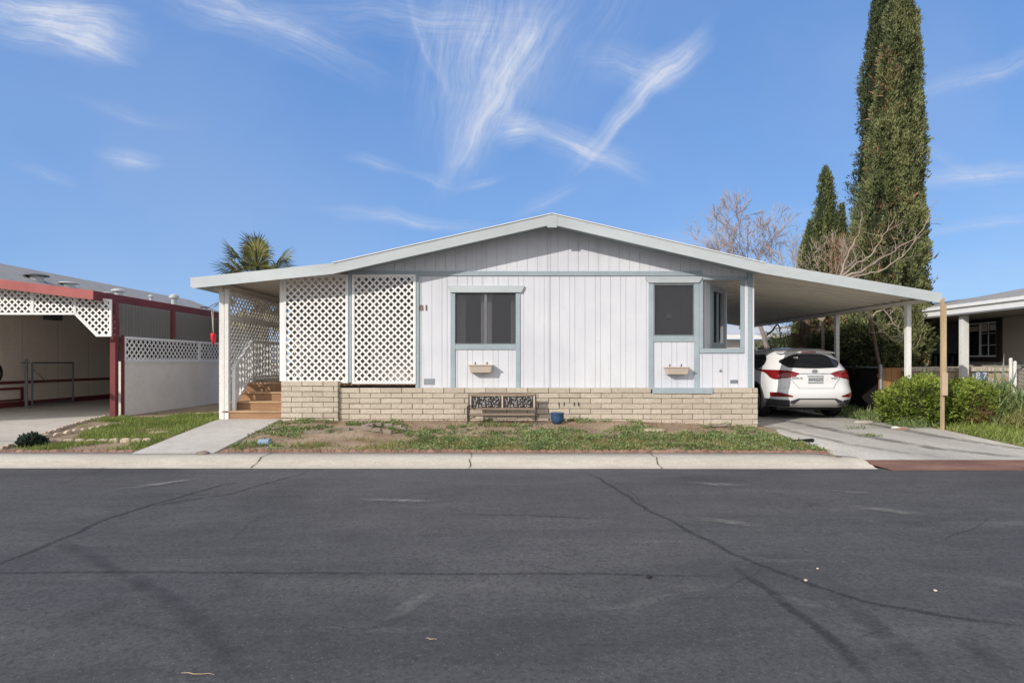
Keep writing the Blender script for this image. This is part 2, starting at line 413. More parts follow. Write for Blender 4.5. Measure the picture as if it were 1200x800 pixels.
def text_obj(name, body, size, mat, parent, loc, rot=(R(90),0,0), ext=.004, sx=1.):
    cu = bpy.data.curves.new(name, 'FONT'); cu.body = body; cu.size = size; cu.extrude = ext; cu.align_x = 'CENTER'; cu.align_y = 'CENTER'
    cu.offset = size*.012
    t = bpy.data.objects.new(name, cu); C.objects.link(t)
    dg = bpy.context.evaluated_depsgraph_get(); me = bpy.data.meshes.new_from_object(t.evaluated_get(dg))
    bpy.data.objects.remove(t); me.materials.clear(); me.materials.append(mat)
    o = bpy.data.objects.new(name, me); C.objects.link(o); o.rotation_euler = rot; o.scale = (sx,1,1)
    if parent is not None: o.parent = parent
    off = ORG.get(parent.name, Vector((0,0,0))) if parent is not None else Vector((0,0,0))
    o.location = Vector(loc) - off
    return o

def cloud_mesh(name, P, Dv, size, aspect=.35, tint=None, jitter=.5, per=1, tri=False):
    """many leaf-sized faces at points P pointing along Dv"""
    P = np.repeat(np.asarray(P, dtype=np.float64), per, 0); Dv = np.repeat(np.asarray(Dv, dtype=np.float64), per, 0); n = len(P)
    Dv = Dv + rng.normal(0, jitter, (n,3)); Dv /= np.linalg.norm(Dv, axis=1, keepdims=True)+1e-9
    r = rng.normal(0, 1, (n,3)); U = np.cross(Dv, r); U /= np.linalg.norm(U, axis=1, keepdims=True)+1e-9
    sz = (size*(.6+.8*rng.random(n)))[:,None]
    a = P + rng.normal(0, size*.35, (n,3))
    if tri:
        V = np.stack([a-U*sz*aspect/2, a+U*sz*aspect/2, a+Dv*sz], 1).reshape(-1,3); k = 3
    else:
        V = np.stack([a, a+Dv*sz*.5+U*sz*aspect/2, a+Dv*sz, a+Dv*sz*.5-U*sz*aspect/2], 1).reshape(-1,3); k = 4
    tv = rng.random(n) if tint is None else np.clip(np.repeat(np.asarray(tint), per)+rng.normal(0,.15,n), 0, 1)
    me = bpy.data.meshes.new(name)
    me.vertices.add(n*k); me.vertices.foreach_set('co', V.astype(np.float32).ravel())
    me.loops.add(n*k); me.loops.foreach_set('vertex_index', np.arange(n*k, dtype=np.int32))
    me.polygons.add(n); me.polygons.foreach_set('loop_start', np.arange(0, n*k, k, dtype=np.int32)); me.polygons.foreach_set('loop_total', np.full(n, k, dtype=np.int32))
    me.update(calc_edges=True)
    at = me.attributes.new('tint', 'FLOAT', 'POINT'); at.data.foreach_set('value', np.repeat(tv, k).astype(np.float32)); return me

# ------------------------------------------------------------------ ground
def smooth(t): t = max(0, min(1, t)); return t*t*(3-2*t)
def lerp(a, b, t): return a+(b-a)*max(0, min(1, t))
def zback(x):
    if x > 2: return lerp(0, -.15, (x-2)/3.5)
    if x < -5.5: return lerp(0, -.05, (-x-5.5)/2)
    return 0
def gz(x, y):
    fr = lerp(-.178, -.275, (x-4.55)/.25)
    if y <= 8.45: return fr
    t = (y-8.45)/(11.3-8.45)
    return lerp(fr, zback(x), t)
def gzd(x, y):   # with the lumps of the yard
    z = gz(x, y)
    if 8.5 < y < 11.4 and -4.3 < x < 4.5:
        k = min(1, (y-8.5)/.3, (11.5-y)/.2, (x+4.3)/.3, (4.5-x)/.3); k = max(0, k)
        z += k*.045*(mn.noise(Vector((x*1.7, y*1.7, 3)))+.2) + k*.02*mn.noise(Vector((x*6, y*6, 1)))
        z += k*.09*math.exp(-(((x+2.6)/.55)**2+((y-10.3)/.5)**2))
    return z
def ground():
    mb = MB()
    xs = sorted(set([-400,-120,-60,-30,-20,-14]+[round(-9+.12*i,3) for i in range(0,131)]+[7.5,9,12,16,25,60,120,400]))
    ys = sorted(set([8.3]+[round(8.42+.1*i,3) for i in range(0,32)]+[11.8,12.5,14,17,22,30,60,150,700]))
    idx = {}
    for i, x in enumerate(xs):
        for j, y in enumerate(ys):
            idx[i,j] = len(mb.v); mb.v.append((x, y, gzd(x,y)-.012)); mb.t.append(0)
    for i in range(len(xs)-1):
        for j in range(len(ys)-1): mb.f.append((idx[i,j], idx[i+1,j], idx[i+1,j+1], idx[i,j+1]))
    # under and behind the road out to the horizon
    b = len(mb.v); mb.v += [(-400,-700,-.34),(400,-700,-.34),(400,8.3,-.34),(-400,8.3,-.34)]; mb.t += [0]*4; mb.f.append((b,b+1,b+2,b+3))
    mb.poly([(-400,8.3,-.34),(4.5,8.3,-.34),(4.5,8.3,-.19),(-400,8.3,-.19)]); mb.poly([(4.8,8.3,-.34),(400,8.3,-.34),(400,8.3,-.287),(4.8,8.3,-.287)])
    o = obj('ground', mb, M['dirt'], smooth=True); struct(o)
ground()
road = MB(); road.poly([(-150,-30,-.30),(150,-30,-.30),(150,7.97,-.30),(-150,8.10,-.30)])
struct(obj('road', road, M['asphalt']))

def skew(x): return 8.03-.005*x        # the kerb line is not quite square to the view
def kerb():
    mb = MB(); prof = [(-.10,-.296),(-.02,-.288),(.04,-.262),(.09,-.215),(.15,-.188),(.22,-.178),(.44,-.166),(.44,-.34)]
    xs = [-60,-20]+[round(-9+.25*i,3) for i in range(int((4.72+9)/.25)+1)]+[4.85]
    for k, x in enumerate(xs):
        for (dy, z) in prof:
            drop = smooth((x-4.2)/.6)*.05 if z > -.25 else 0
            mb.v.append((x, skew(x)+dy, z-drop+.002*mn.noise(Vector((x*2,dy*9,0))))); mb.t.append(0)
    n = len(prof)
    for k in range(len(xs)-1):
        for i in range(n-1): mb.f.append((k*n+i, (k+1)*n+i, (k+1)*n+i+1, k*n+i+1))
    e = (len(xs)-1)*n; mb.f.append(tuple(e+i for i in range(n)))
    struct(obj('kerb', mb, M['curb'], smooth=True))
kerb()

def sheet(name, outline_fn, x0, x1, y0, y1, mat, dz, nx=12, ny=24, smoothg=gz):
    mb = MB()
    for j in range(ny+1):
        y = y0+(y1-y0)*j/ny; a, b = outline_fn(y)
        for i in range(nx+1):
            x = a+(b-a)*i/nx; mb.v.append((x, y, smoothg(x,y)+dz)); mb.t.append(0)
    for j in range(ny):
        for i in range(nx): k = j*(nx+1)+i; mb.f.append((k,k+1,k+nx+2,k+nx+1))
    # skirt so that the slab has an edge
    for i in range(ny):
        for c in (0, nx):
            a = mb.v[i*(nx+1)+c]; b = mb.v[(i+1)*(nx+1)+c]; mb.poly([a,b,(b[0],b[1],b[2]-.1),(a[0],a[1],a[2]-.1)])
    a, b = mb.v[0], mb.v[nx]; mb.poly([a,b,(b[0],b[1],b[2]-.12),(a[0],a[1],a[2]-.12)])
    return struct(obj(name, mb, mat))
def drive_z(x, y):
    g1 = gz(6, y) if y > 9.3 else lerp(-.245, gz(6, 9.3), (y-8.2)/1.1)
    return g1
sheet('driveway', lambda y: (4.66 + (.07*math.sin(y*3) if y < 11 else 0) - .25*max(0, min(1, (8.9-y)/.7)), 8.06), 0,0, 8.2, 30, M['concrete'], .012, 14, 60, drive_z)
sheet('walkway', lambda y: (lerp(-5.36,-5.66,(y-8.4)/3.2), lerp(-4.22,-4.46,(y-8.4)/3.2)), 0,0, 8.44, 11.62, M['walk'], .014, 6, 20)
sheet('neighbour_driveway', lambda y: (-12.79, lerp(-7.45,-8.75,(y-8.45)/4.4)), 0,0, 8.46, 30, M['drive2'], .010, 8, 40)

# rusty ramp plate over the gutter
rp = thing('gutter_ramp_plate', 'rusty brown metal ramp plate laid in the gutter at the driveway mouth', 'ramp plate', (6.3,8.0,-.28))
for k, (a, b) in enumerate(((4.98,6.72),(6.725,9.6))):
    mb = MB(); y0, y1 = 7.80, 8.22
    mb.hexa([(a-.0,y0,-.297),(b,y0,-.297),(b,y1,-.262),(a-.14 if k==0 else a,y1,-.262),(a,y0,-.286),(b,y0,-.286),(b,y1,-.225),(a-.14 if k==0 else a,y1,-.225)])
    obj('plate', mb, M['rust'], rp)

# ------------------------------------------------------------------ road marks (sealed cracks, tyre traces, scuffs)
def ribbon(name, pts, w, mat, z, wob=.03, cat=None, zfun=None):
    P3 = []
    for p in pts:
        D = 1.42*F/(p[1]-424); P3.append(Vector((X(p[0],D), D, 0)))
    Q = []
    for i in range(len(P3)-1):
        n = max(2, int((P3[i+1]-P3[i]).length/.06))
        for k in range(n): Q.append(P3[i].lerp(P3[i+1], k/n))
    Q.append(P3[-1]); mb = MB(); L = len(Q)
    for i, q in enumerate(Q):
        d = (Q[min(i+1,L-1)]-Q[max(i-1,0)]).normalized(); nn = Vector((-d.y,d.x,0))
        off = wob*(mn.noise(q*3.1)+.5*mn.noise(q*11)); ww = w*(.7+.6*abs(mn.noise(q*2.3+Vector((5,0,0)))))
        e = min(1, i/6, (L-1-i)/6)
        zz = z
        for s_, tv in ((-1,0),(-.45,1),(.45,1),(1,0)):
            p = q+nn*(off+s_*ww); mb.v.append((p.x,p.y,zz)); mb.t.append(tv*e)
    for i in range(L-1):
        for k in range(3): mb.f.append((i*4+k,i*4+k+1,i*4+k+5,i*4+k+4))
    struct(obj(name, mb, mat))
cr = 'road_crack_seal'
ribbon(cr, [(-40,675),(0,660),(60,637),(130,606),(190,588),(260,568),(300,562)], .035, M['tar'], -.296)
ribbon(cr, [(150,598),(215,587),(262,580),(310,567),(352,556),(362,551)], .025, M['tar'], -.292)
ribbon(cr, [(686,553),(705,563),(722,572),(750,592),(800,618),(850,645),(900,665),(960,688),(1030,708),(1110,722),(1230,738)], .035, M['tar'], -.2955)
ribbon(cr, [(855,660),(885,682),(930,715),(975,750),(1010,785),(1040,812)], .045, M['tar'], -.2915)
ribbon(cr, [(-60,673),(100,670),(300,671),(500,673),(700,672),(870,677)], .02, M['tar'], -.2925, .012)
ribbon(cr, [(520,603),(620,604),(705,608)], .016, M['tar'], -.294, .012)
rr_ = random.Random(4)
for (a, b) in ((250,640),(430,600),(585,655),(700,560),(820,700),(905,600),(980,760),(120,720),(60,570),(380,740),(640,760),(1080,640)):
    p = [(a,b)]; ang = rr_.uniform(-.5,.5)
    for _ in range(5): ang += rr_.uniform(-.5,.5); st = rr_.uniform(14,34); p.append((p[-1][0]+st*math.cos(ang), p[-1][1]+st*.45*math.sin(ang)))
    ribbon('road_hairline_crack', p, .007, M['tar'], -.2918, .03)
tm = 'road_tyre_trace'
ribbon(tm, [(975,695),(1010,722),(1055,760),(1110,812)], .10, M['tyremark'], -.2885)
ribbon(tm, [(1110,728),(1150,765),(1195,810)], .09, M['tyremark'], -.289)
ribbon(tm, [(60,632),(130,665),(210,712),(300,800)], .09, M['tyremark'], -.2887)
ribbon(tm, [(50,742),(90,722),(150,705),(190,700)], .10, M['tyremark'], -.2889)
sf = 'road_scuff'
for (a, b, c, d, w) in ((988,592,1095,606,.06),(810,606,905,618,.05),(800,566,880,569,.05),(1140,680,1230,692,.05),(960,575,1030,578,.03),(1005,609,1040,614,.04),
        (420,585,520,588,.04),(620,617,636,619,.03),(842,610,870,617,.03),(1135,617,1150,619,.04),(1165,616,1180,620,.04),(440,730,520,690,.03),(540,695,585,676,.03),(900,700,985,712,.04),(130,575,240,560,.05)):
    ribbon(sf, [(a,b),((a+c)/2,(b+d)/2+1),(c,d)], w*2.2, M['scuff'], -.2872-.0001*(a%7), .06)
def kcrack(x, lean):
    mb = MB(); prof = [(-.10,-.296),(-.02,-.288),(.04,-.262),(.09,-.215),(.15,-.188),(.22,-.178),(.44,-.166)]
    for i, (dy, z) in enumerate(prof):
        xx = x+lean*i/6+.015*math.sin(i*2.1+x*3)
        for s_, tv in ((-.014,0),(-.004,1),(.004,1),(.014,0)): mb.v.append((xx+s_, skew(x)+dy-.002, z+.006)); mb.t.append(tv)
    for i in range(len(prof)-1):
        for k in range(3): mb.f.append((i*4+k,i*4+k+1,i*4+k+5,i*4+k+4))
    struct(obj('kerb_crack', mb, M['joint']))
kcrack(X(298,8.1), .09); kcrack(X(772,8.1), -.04); kcrack(X(551,8.1), .0)
def dline(pts, w):       # joints in the driveway
    mb = MB()
    for (x, y) in pts:
        for s_, tv in ((-w,0),(-w*.3,1),(w*.3,1),(w,0)): mb.v.append((x+(0 if len(pts)<0 else s_*.2), y+s_, drive_z(x,y)+.018)); mb.t.append(tv)
    for i in range(len(pts)-1):
        for k in range(3): mb.f.append((i*4+k,i*4+k+1,i*4+k+5,i*4+k+4))
    struct(obj('driveway_joint', mb, M['joint']))
dline([(4.7+.25*i, 11.35+.02*math.sin(i)) for i in range(14)], .02)

def dband(pts, w, st):
    P = []
    for a, b in zip(pts[:-1], pts[1:]):
        a = Vector((*a,0)); b = Vector((*b,0)); n = max(2, int((b-a).length/.12)); P += [a.lerp(b, k/n) for k in range(n)]
    P.append(Vector((*pts[-1],0))); L = len(P); mb = MB()
    for i, q in enumerate(P):
        d = (P[min(i+1,L-1)]-P[max(i-1,0)]).normalized(); nn = Vector((-d.y,d.x,0)); e = min(1, i/8, (L-1-i)/4)
        for s_, tv in ((-1,0),(-.4,1),(.4,1),(1,0)): p = q+nn*(s_*w+.05*mn.noise(q*1.5)); mb.v.append((p.x,p.y,drive_z(p.x,p.y)+.0165)); mb.t.append(tv*e*st)
    for i in range(L-1):
        for k in range(3): mb.f.append((i*4+k,i*4+k+1,i*4+k+5,i*4+k+4))
    struct(obj('driveway_tyre_trace', mb, M['trace']))
M['trace'] = m_fade('grey tyre trace on concrete', (.20,.19,.175), .75, 3)
dband([(5.85,13.2),(5.9,11.6),(6.15,10.4),(6.6,9.3),(7.3,8.35)], .17, 1.); dband([(7.3,13.0),(7.25,11.6),(7.4,10.5),(7.75,9.6),(7.95,9.0)], .16, .9); dband([(5.0,12.4),(5.15,10.8),(5.5,9.6),(6.1,8.4)], .12, .6)
def pebble(name, px, py, r, mat, label, cat, squash=.6):
    D = 1.42*F/(py-424); mb = MB(); b = bmesh.new(); bmesh.ops.create_icosphere(b, subdivisions=2, radius=r)
    for v in b.verts: v.co *= 1+.3*mn.noise(v.co*40); v.co.z *= squash; 
    c = Vector((X(px,D), D, -.297+r*squash*.8))
    for v in b.verts: mb.v.append(tuple(v.co+c)); mb.t.append(0)
    for f in b.faces: mb.f.append(tuple(v.index for v in f.verts))
    b.free(); tag(obj(name, mb, mat, smooth=True), label, cat)
pebble('pebble', 760, 677, .018, M['black'], 'small black pebble on the road by the long straight crack', 'pebble')
pebble('pebble', 958, 667, .009, M['planter'], 'tiny tan pebble on the road, upper one of the close pair', 'pebble')
pebble('pebble', 944, 681, .012, M['planter'], 'tiny tan pebble on the road, lower one of the close pair', 'pebble')
pebble('pebble', 1096, 693, .011, M['planter'], 'small pale pebble near the right side of the road', 'pebble')
def twig(px, py, px2, label):
    D = 1.42*F/(py-424); a = Vector((X(px,D),D,-.292)); D2 = 1.42*F/(py+2-424); b = Vector((X(px2,D2),D2,-.29))
    mb = MB(); pts = [a.lerp(b, i/5)+Vector((0,.006*math.sin(i*2),0)) for i in range(6)]
    mb.tube(pts, [.001,.0022,.0025,.002,.0016,.0008], 5); tag(obj('twig', mb, M['wood_new']), label, 'twig')
twig(212, 790, 252, 'thin pale twig lying on the road at the bottom left')
twig(499, 749, 512, 'short curled dry leaf stalk lying mid road')

# ------------------------------------------------------------------ the home
YS, YB, YF = 11.70, 11.55, 11.20       # siding face, block face, fascia face
RX, RZ = .752, 3.90                    # ridge (top of fascia)
EL, ER = -3.36, 4.75; EZ = 2.976
def roof_z(x):                         # top of fascia line along the front
    if x < EL: return lerp(EZ, 2.70, (EL-x)/(EL+6.0))
    if x < RX: return lerp(EZ, RZ, (x-EL)/(RX-EL))
    if x < ER: return lerp(RZ, EZ, (x-RX)/(ER-RX))
    return lerp(EZ, 2.416, (x-ER)/(8.05-ER))
HL, HR = -3.10, 4.70
ZS = .615
home = thing('mobile_home', 'white grooved siding mobile home with blue grey trim and low gable roof', 'house', (.75,20,0))
def under(x): return roof_z(x)-.10
# siding boards
wb = MB(); wg = MB()
openings = [(X(532,YS),X(606,YS),Z(404,YS),Z(342,YS)), (X(765.5,YS),X(814,YS),Z(394,YS),Z(332.5,YS)), (X(823,YS),X(869,YS),Z(409,YS),Z(327,YS))]
TRZ = 2.85
def board(x0, x1, z0, z1f, z1g):
    wb.hexa([(x0,YS,z0),(x1,YS,z0),(x1,YS+.01,z0),(x0,YS+.01,z0),(x0,YS,z1f),(x1,YS,z1g),(x1,YS+.01,z1g),(x0,YS+.01,z1f)])
def seg(x0, x1, z0, top, gable):
    spans = [(z0, None)]
    for (a, b, c, d) in openings:
        if x1 > a+1e-4 and x0 < b-1e-4 and not gable:
            ns = []
            for (s0, s1) in spans:
                if s1 is None: ns += [(s0, c), (d, None)]
                else: ns.append((s0, s1))
            spans = ns
    for (s0, s1) in spans:
        if s1 is None: board(x0, x1, s0, top(x0), top(x1))
        else: board(x0, x1, s0, s1, s1)
cuts = []
x = -1.87; k = 0
edges = sorted(set([o[0] for o in openings]+[o[1] for o in openings]+[.75]))
g = [-1.87+.2007*i for i in range(60)]
def lower(x): return TRZ
cur = -1.87
pat = [.30,.10,.20,.20,.10,.30]
marks = [-1.87]
i = 0
while marks[-1] < HR: marks.append(marks[-1]+(.2 if i % 3 else .1)); i += 1
marks[-1] = HR
for a, b in zip(marks[:-1], marks[1:]):
    subs = sorted(set([a]+[e for e in edges if a < e < b]+[b]))
    for s0, s1 in zip(subs[:-1], subs[1:]):
        gl = .003 if s0 == a else 0; gr = .003 if s1 == b else 0
        if abs(s0-.75) < 1e-6: gl = .010
        if s1-gr-(s0+gl) > .004: seg(s0+gl, s1-gr, ZS, lower, False)
x = HL; gm = [HL]
while gm[-1] < HR: gm.append(gm[-1]+.2)
gm[-1] = HR
for a, b in zip(gm[:-1], gm[1:]):
    subs = sorted(set([a]+[e for e in (RX,) if a < e < b]+[b]))
    for s0, s1 in zip(subs[:-1], subs[1:]):
        gl = .003 if s0 == a else .008; gr = .003 if s1 == b else 0
        board(s0+gl, s1-gr, TRZ+.0005, under(s0+gl), under(s1-gr))
# backing panels behind grooves
def backing(x0, x1, z0, z1): wg.box(x0, x1, YS+.0105, YS+.06, z0, z1)
prev = -1.87
for (a, b, c, d) in openings:
    backing(prev, a, ZS, TRZ); backing(a, b, ZS, c); backing(a, b, d, TRZ); prev = b
backing(prev, HR, ZS, TRZ)
wg.prism([(HL,YS+.0105,TRZ+.001),(HR,YS+.0105,TRZ+.001),(HR,YS+.0105,under(HR)-.02),(RX,YS+.0105,under(RX)-.02),(HL,YS+.0105,under(HL)-.02)], (0,.03,0))
wall = obj('siding', wb, M['siding'], home)
obj('siding_backing', wg, M['siding_groove'], home)
# shell of the house behind the front
sh = MB()
CX, CY = 3.80, YS+.06                # start of the angled bay wall
BX, BY = 4.66, 12.95
def wallseg(mb, a, b, z0, z1, th=.08):
    a = Vector((*a,0)); b = Vector((*b,0)); d = (b-a).normalized(); n = Vector((-d.y,d.x,0))*th
    mb.hexa([(a.x,a.y,z0),(b.x,b.y,z0),(b.x+n.x,b.y+n.y,z0),(a.x+n.x,a.y+n.y,z0),(a.x,a.y,z1),(b.x,b.y,z1),(b.x+n.x,b.y+n.y,z1),(a.x+n.x,a.y+n.y,z1)])
wallseg(sh, (BX,BY+.001), (BX,29), .1, 2.9)
wallseg(sh, (HL,29), (HL,13.30), .1, 2.95)
wallseg(sh, (HL+.001,13.2), (-1.87,13.2), .1, 2.95)
wallseg(sh, (-1.87,13.199), (-1.87,YS+.062), .1, 2.95)
wallseg(sh, (HL,28.9), (BX-.09,28.9), .1, 2.9)
obj('side_wall', sh, M['siding'], home)
# angled wall with its window, seen through the corner opening
av = Vector((BX-CX, BY-CY, 0)); aL = av.length; ad = av.normalized(); an = Vector((ad.y,-ad.x,0))   # outward normal (to front right)
def A3(s_, z, o=0): p = Vector((CX,CY,0))+ad*s_+an*o; return (p.x,p.y,z)
def abox(mb, s0, s1, z0, z1, o0, o1):
    mb.hexa([A3(s0,z0,o1),A3(s1,z0,o1),A3(s1,z0,o0),A3(s0,z0,o0),A3(s0,z1,o1),A3(s1,z1,o1),A3(s1,z1,o0),A3(s0,z1,o0)])
aw = MB(); w0, w1, wz0, wz1 = .42, 1.20, 1.50, 2.58
abox(aw, 0, w0, .1, 2.9, -.06, 0); abox(aw, w1, aL, .1, 2.9, -.06, 0); abox(aw, w0, w1, .1, wz0, -.06, 0); abox(aw, w0, w1, wz1, 2.9, -.06, 0)
obj('angled_wall', aw, M['siding'], home)
aw = MB()
abox(aw, w0-.09, w0+.03, wz0-.09, wz1+.09, .001, .03); abox(aw, w1-.03, w1+.09, wz0-.09, wz1+.09, .001, .03); abox(aw, w0+.03, w1-.03, wz0-.09, wz0+.02, .001, .028); abox(aw, w0+.03, w1-.03, wz1-.02, wz1+.09, .001, .028)
angw = obj('window', aw, M['trim'], home)
aw = MB(); abox(aw, w0+.03, w1-.03, wz0+.02, wz1-.02, -.03, -.02); obj('pane', aw, M['paneglass'], angw)
aw = MB(); abox(aw, (w0+w1)/2-.025, (w0+w1)/2+.025, wz0+.02, wz1-.02, -.018, .012); obj('mullion', aw, M['trim'], angw)
aw = MB(); abox(aw, w0+.03, w1-.03, wz0+.02, wz1-.02, -.20, -.19); obj('curtain', aw, M['curtain'], angw)
# soffit of the corner recess and its low wall
mb = MB(); mb.box(3.78, HR-.02, YS+.07, 12.94, 2.80, 2.84); obj('recess_ceiling', mb, M['soffit'], home)
# front windows
def window(o, name, mullions, parent, screen='screen'):
    x0, x1, z0, z1 = o; fr = MB(); t = .03
    fr.box(x0, x0+t, YS-.012, YS+.05, z0, z1); fr.box(x1-t, x1, YS-.012, YS+.05, z0, z1)
    fr.box(x0+t, x1-t, YS-.010, YS+.05, z0, z0+t); fr.box(x0+t, x1-t, YS-.010, YS+.05, z1-t, z1)
    w = obj('window', fr, M['galvdull'], parent)
    mb = MB(); mb.poly([(x0+t,YS+.008,z0+t),(x1-t,YS+.008,z0+t),(x1-t,YS+.008,z1-t),(x0+t,YS+.008,z1-t)]); obj('screen', mb, M['screen'], w)
    mb = MB(); mb.box(x0+t, x1-t, YS+.055, YS+.060, z0+t, z1-t); obj('pane', mb, M['paneglass'], w)
    mu = MB()
    for (a, ww) in mullions: mu.box(a-ww/2, a+ww/2, YS+.02, YS+.05, z0+t, z1-t)
    if mullions: obj('mullion', mu, M['galv'], w)
    cu = MB()   # wavy curtains at both sides
    def drape(a, b):
        n = 40; 
        for i in range(n):
            u0, u1 = a+(b-a)*i/n, a+(b-a)*(i+1)/n
            y0, y1 = YS+.2+.02*math.sin(i*1.1), YS+.2+.02*math.sin((i+1)*1.1)
            cu.poly([(u0,y0,z0),(u1,y1,z0),(u1,y1,z1),(u0,y0,z1)])
    W_ = x1-x0
    if mullions: drape(x0+.02, x0+W_*.17); drape(x0+W_*.42, x0+W_*.60); drape(x1-W_*.10, x1-.02)
    else: drape(x0+.01, x0+W_*.1)
    obj('curtain', cu, M['curtain'], w)
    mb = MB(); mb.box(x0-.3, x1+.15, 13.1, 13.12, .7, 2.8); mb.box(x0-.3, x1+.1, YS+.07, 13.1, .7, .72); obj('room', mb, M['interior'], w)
    return w
o1, o2, o3 = openings
window(o1, 'w', [((o1[0]+o1[1])/2, .05)], home)
w2 = window(o2, 'w', [], home)
mb = MB(); mb.lathe((X(783,12.3),12.3,Z(372,12.3)), [(.075,0),(.05,.07),(.02,.09)], 14); obj('hanging_lamp_shade', mb, M['planter'], w2)
# blue grey trims
tr = MB()
def T(x0, x1, z0, z1, d=.022): tr.box(X(x0,YS), X(x1,YS), YS-d, YS-.0005, Z(z0,YS), Z(z1,YS))
T(412,HR*YS/YS*0+822,323.2,317.8,.024)                       # long belt trim
T(528,533.5,455,344,.02); T(604.5,609.5,455,344,.02); T(533.6,604.4,409.5,403.5,.018)
T(760,765.8,459,332,.02); T(813.2,819,459,332,.02); T(765.9,813.1,400.2,393.5,.018)
T(819.2,823.4,408,326,.021); T(867.4,872,408,326,.021); T(819.3,872,413.5,408.2,.023); 
tr.prism([(X(822.2,YS),YS-.026,Z(328,YS)),(X(880,YS),YS-.026,Z(328,YS)),(X(880,YS),YS-.026,under(HR)-.12),(X(822.2,YS),YS-.026,under(3.71)-.30)], (0,.025,0))
tr.box(X(763,YS), X(832,YS), YB-.02, YS-.001, Z(460.5,YS), ZS-.001+.0)
obj('trim', tr, M['trim'], home, bevel=.003)
def crown(x0, x1, yb, yt, fl):   # flared window header
    a0, a1 = X(x0,YS), X(x1,YS); z0, z1 = Z(yb,YS), Z(yt,YS); tr = MB()
    tr.prism([(a0+fl,YS-.045,z0),(a1-fl,YS-.045,z0),(a1,YS-.045,z1-.03),(a1,YS-.045,z1),(a0,YS-.045,z1),(a0,YS-.045,z1-.03)], (0,.0435,0)); obj('window_header', tr, M['fascia'], home)
crown(524.5, 614, 342.8, 335, .05); crown(756, 822, 331.5, 324.6, .06)
mb = MB(); mb.box(X(872.2,YS), X(880,YS), YS-.03, YS-.002, ZS+.002, Z(333,YS)); mb.box(HR-.001, HR+.03, YS-.03, YS+.06, ZS+.002, 2.9); obj('corner_board', mb, M['siding'], home)
mb = MB(); mb.box(X(875.5,YS), X(880.5,YS), YS-.036, YS-.0305, ZS+.002, 2.9); obj('corner_trim', mb, M['trim'], home)
mb = MB(); mb.box(X(487.2,YS), X(491,YS), YS-.03, YS-.001, ZS+.002, Z(318.5,YS)); obj('lattice_post', mb, M['trim'], home); mb = MB(); mb.box(X(408.5,YS), X(412.2,YS), YS-.03, YS+.06, .72, Z(318.5,YS)); obj('lattice_post', mb, M['trim'], home)
for (vx, vy, w_, h_) in ((503,447,.2,.12),(860,447,.15,.07)):
    mb = MB(); cx, cz = X(vx,YS), Z(vy,YS)
    for i in range(4): mb.box(cx-w_/2+.006, cx+w_/2-.006, YS-.012, YS-.004, cz-h_/2+.01+i*h_/4.4, cz-h_/2+.01+i*h_/4.4+h_/8)
    mb.box(cx-w_/2, cx+w_/2, YS-.0035, YS-.0005, cz-h_/2, cz+h_/2)
    mb.box(cx-w_/2, cx-w_/2+.006, YS-.013, YS-.004, cz-h_/2, cz+h_/2); mb.box(cx+w_/2-.006, cx+w_/2, YS-.013, YS-.004, cz-h_/2, cz+h_/2)
    obj('wall_vent', mb, M['galv'], home)
text_obj('house_digit', '8', .155, M['brown81'], home, (X(493.8,YS), YS-.006, Z(361,YS)), sx=1.1)
text_obj('house_digit', '1', .155, M['grey_digit'], home, (X(499.6,YS), YS-.006, Z(361,YS)), sx=1.4)
# small cap on wall
mb = MB(); mb.lathe((0,0,0), [(.03,0),(.03,.012),(.012,.02)], 12); me = mb.mesh('wall_cap'); oo = bpy.data.objects.new('wall_cap', me); C.objects.link(oo); me.materials.append(M['galv']); oo.parent = home; oo.rotation_euler = (R(90),0,0); oo.location = Vector((X(844,YS),YS-.001,Z(434,YS)))-ORG[home.name]
# lattice panels enclosing the porch front
def front_lat(x0, x1, zb, zt, y):
    to3 = lambda a, b: (a, y, b)
    mb = lattice([(x0,zb),(x1,zb),(x1,zt),(x0,zt)], to3, (0,-1,0), .034, .098, .008, .05)
    return mb
for (a, b) in ((334.5,407.0),(414.5,486.0)):
    obj('lattice_panel', front_lat(X(a,YS), X(b,YS), .735 if a < 400 else Z(448,YS), Z(323.5,YS), YS-.02), M['white'], home)
# roof
rf = MB(); th = .16
def slab(mb, xa, za, xb, zb, y0, y1, t): mb.hexa([(xa,y0,za-t),(xb,y0,zb-t),(xb,y1,zb-t),(xa,y1,za-t),(xa,y0,za),(xb,y0,zb),(xb,y1,zb),(xa,y1,za)])
slab(rf, EL, EZ-.012, RX, RZ-.012, YF+.03, 29.3, .12); slab(rf, RX, RZ-.012, ER, EZ-.012, YF+.03, 29.3, .12)
roof = obj('roof', rf, M['shingle'], home)
so = MB(); slab(so, HL+.02, under(HL+.02)-.035, RX, RZ-.135, YF+.03, YS-.001, .012); slab(so, RX, RZ-.135, ER-.02, under(ER-.02)-.035, YF+.03, YS-.001, .012)
obj('soffit', so, M['trim'], home)
fa = MB(); fh = .205
for (xa, za, xb, zb) in ((EL,EZ,RX-.001,RZ),(RX+.001,RZ,ER,EZ)):
    fa.hexa([(xa,YF,za-fh),(xb,YF,zb-fh),(xb,YF+.028,zb-fh),(xa,YF+.028,za-fh),(xa,YF,za),(xb,YF,zb),(xb,YF+.028,zb),(xa,YF+.028,za)])
fa.prism([(RX-.09,YF-.006,RZ-.02-.005),(RX+.09,YF-.006,RZ-.02-.005),(RX+.09,YF-.006,RZ-.26),(RX-.09,YF-.006,RZ-.26)], (0,.0055,0))
obj('fascia', fa, M['fascia'], home)
de = MB()
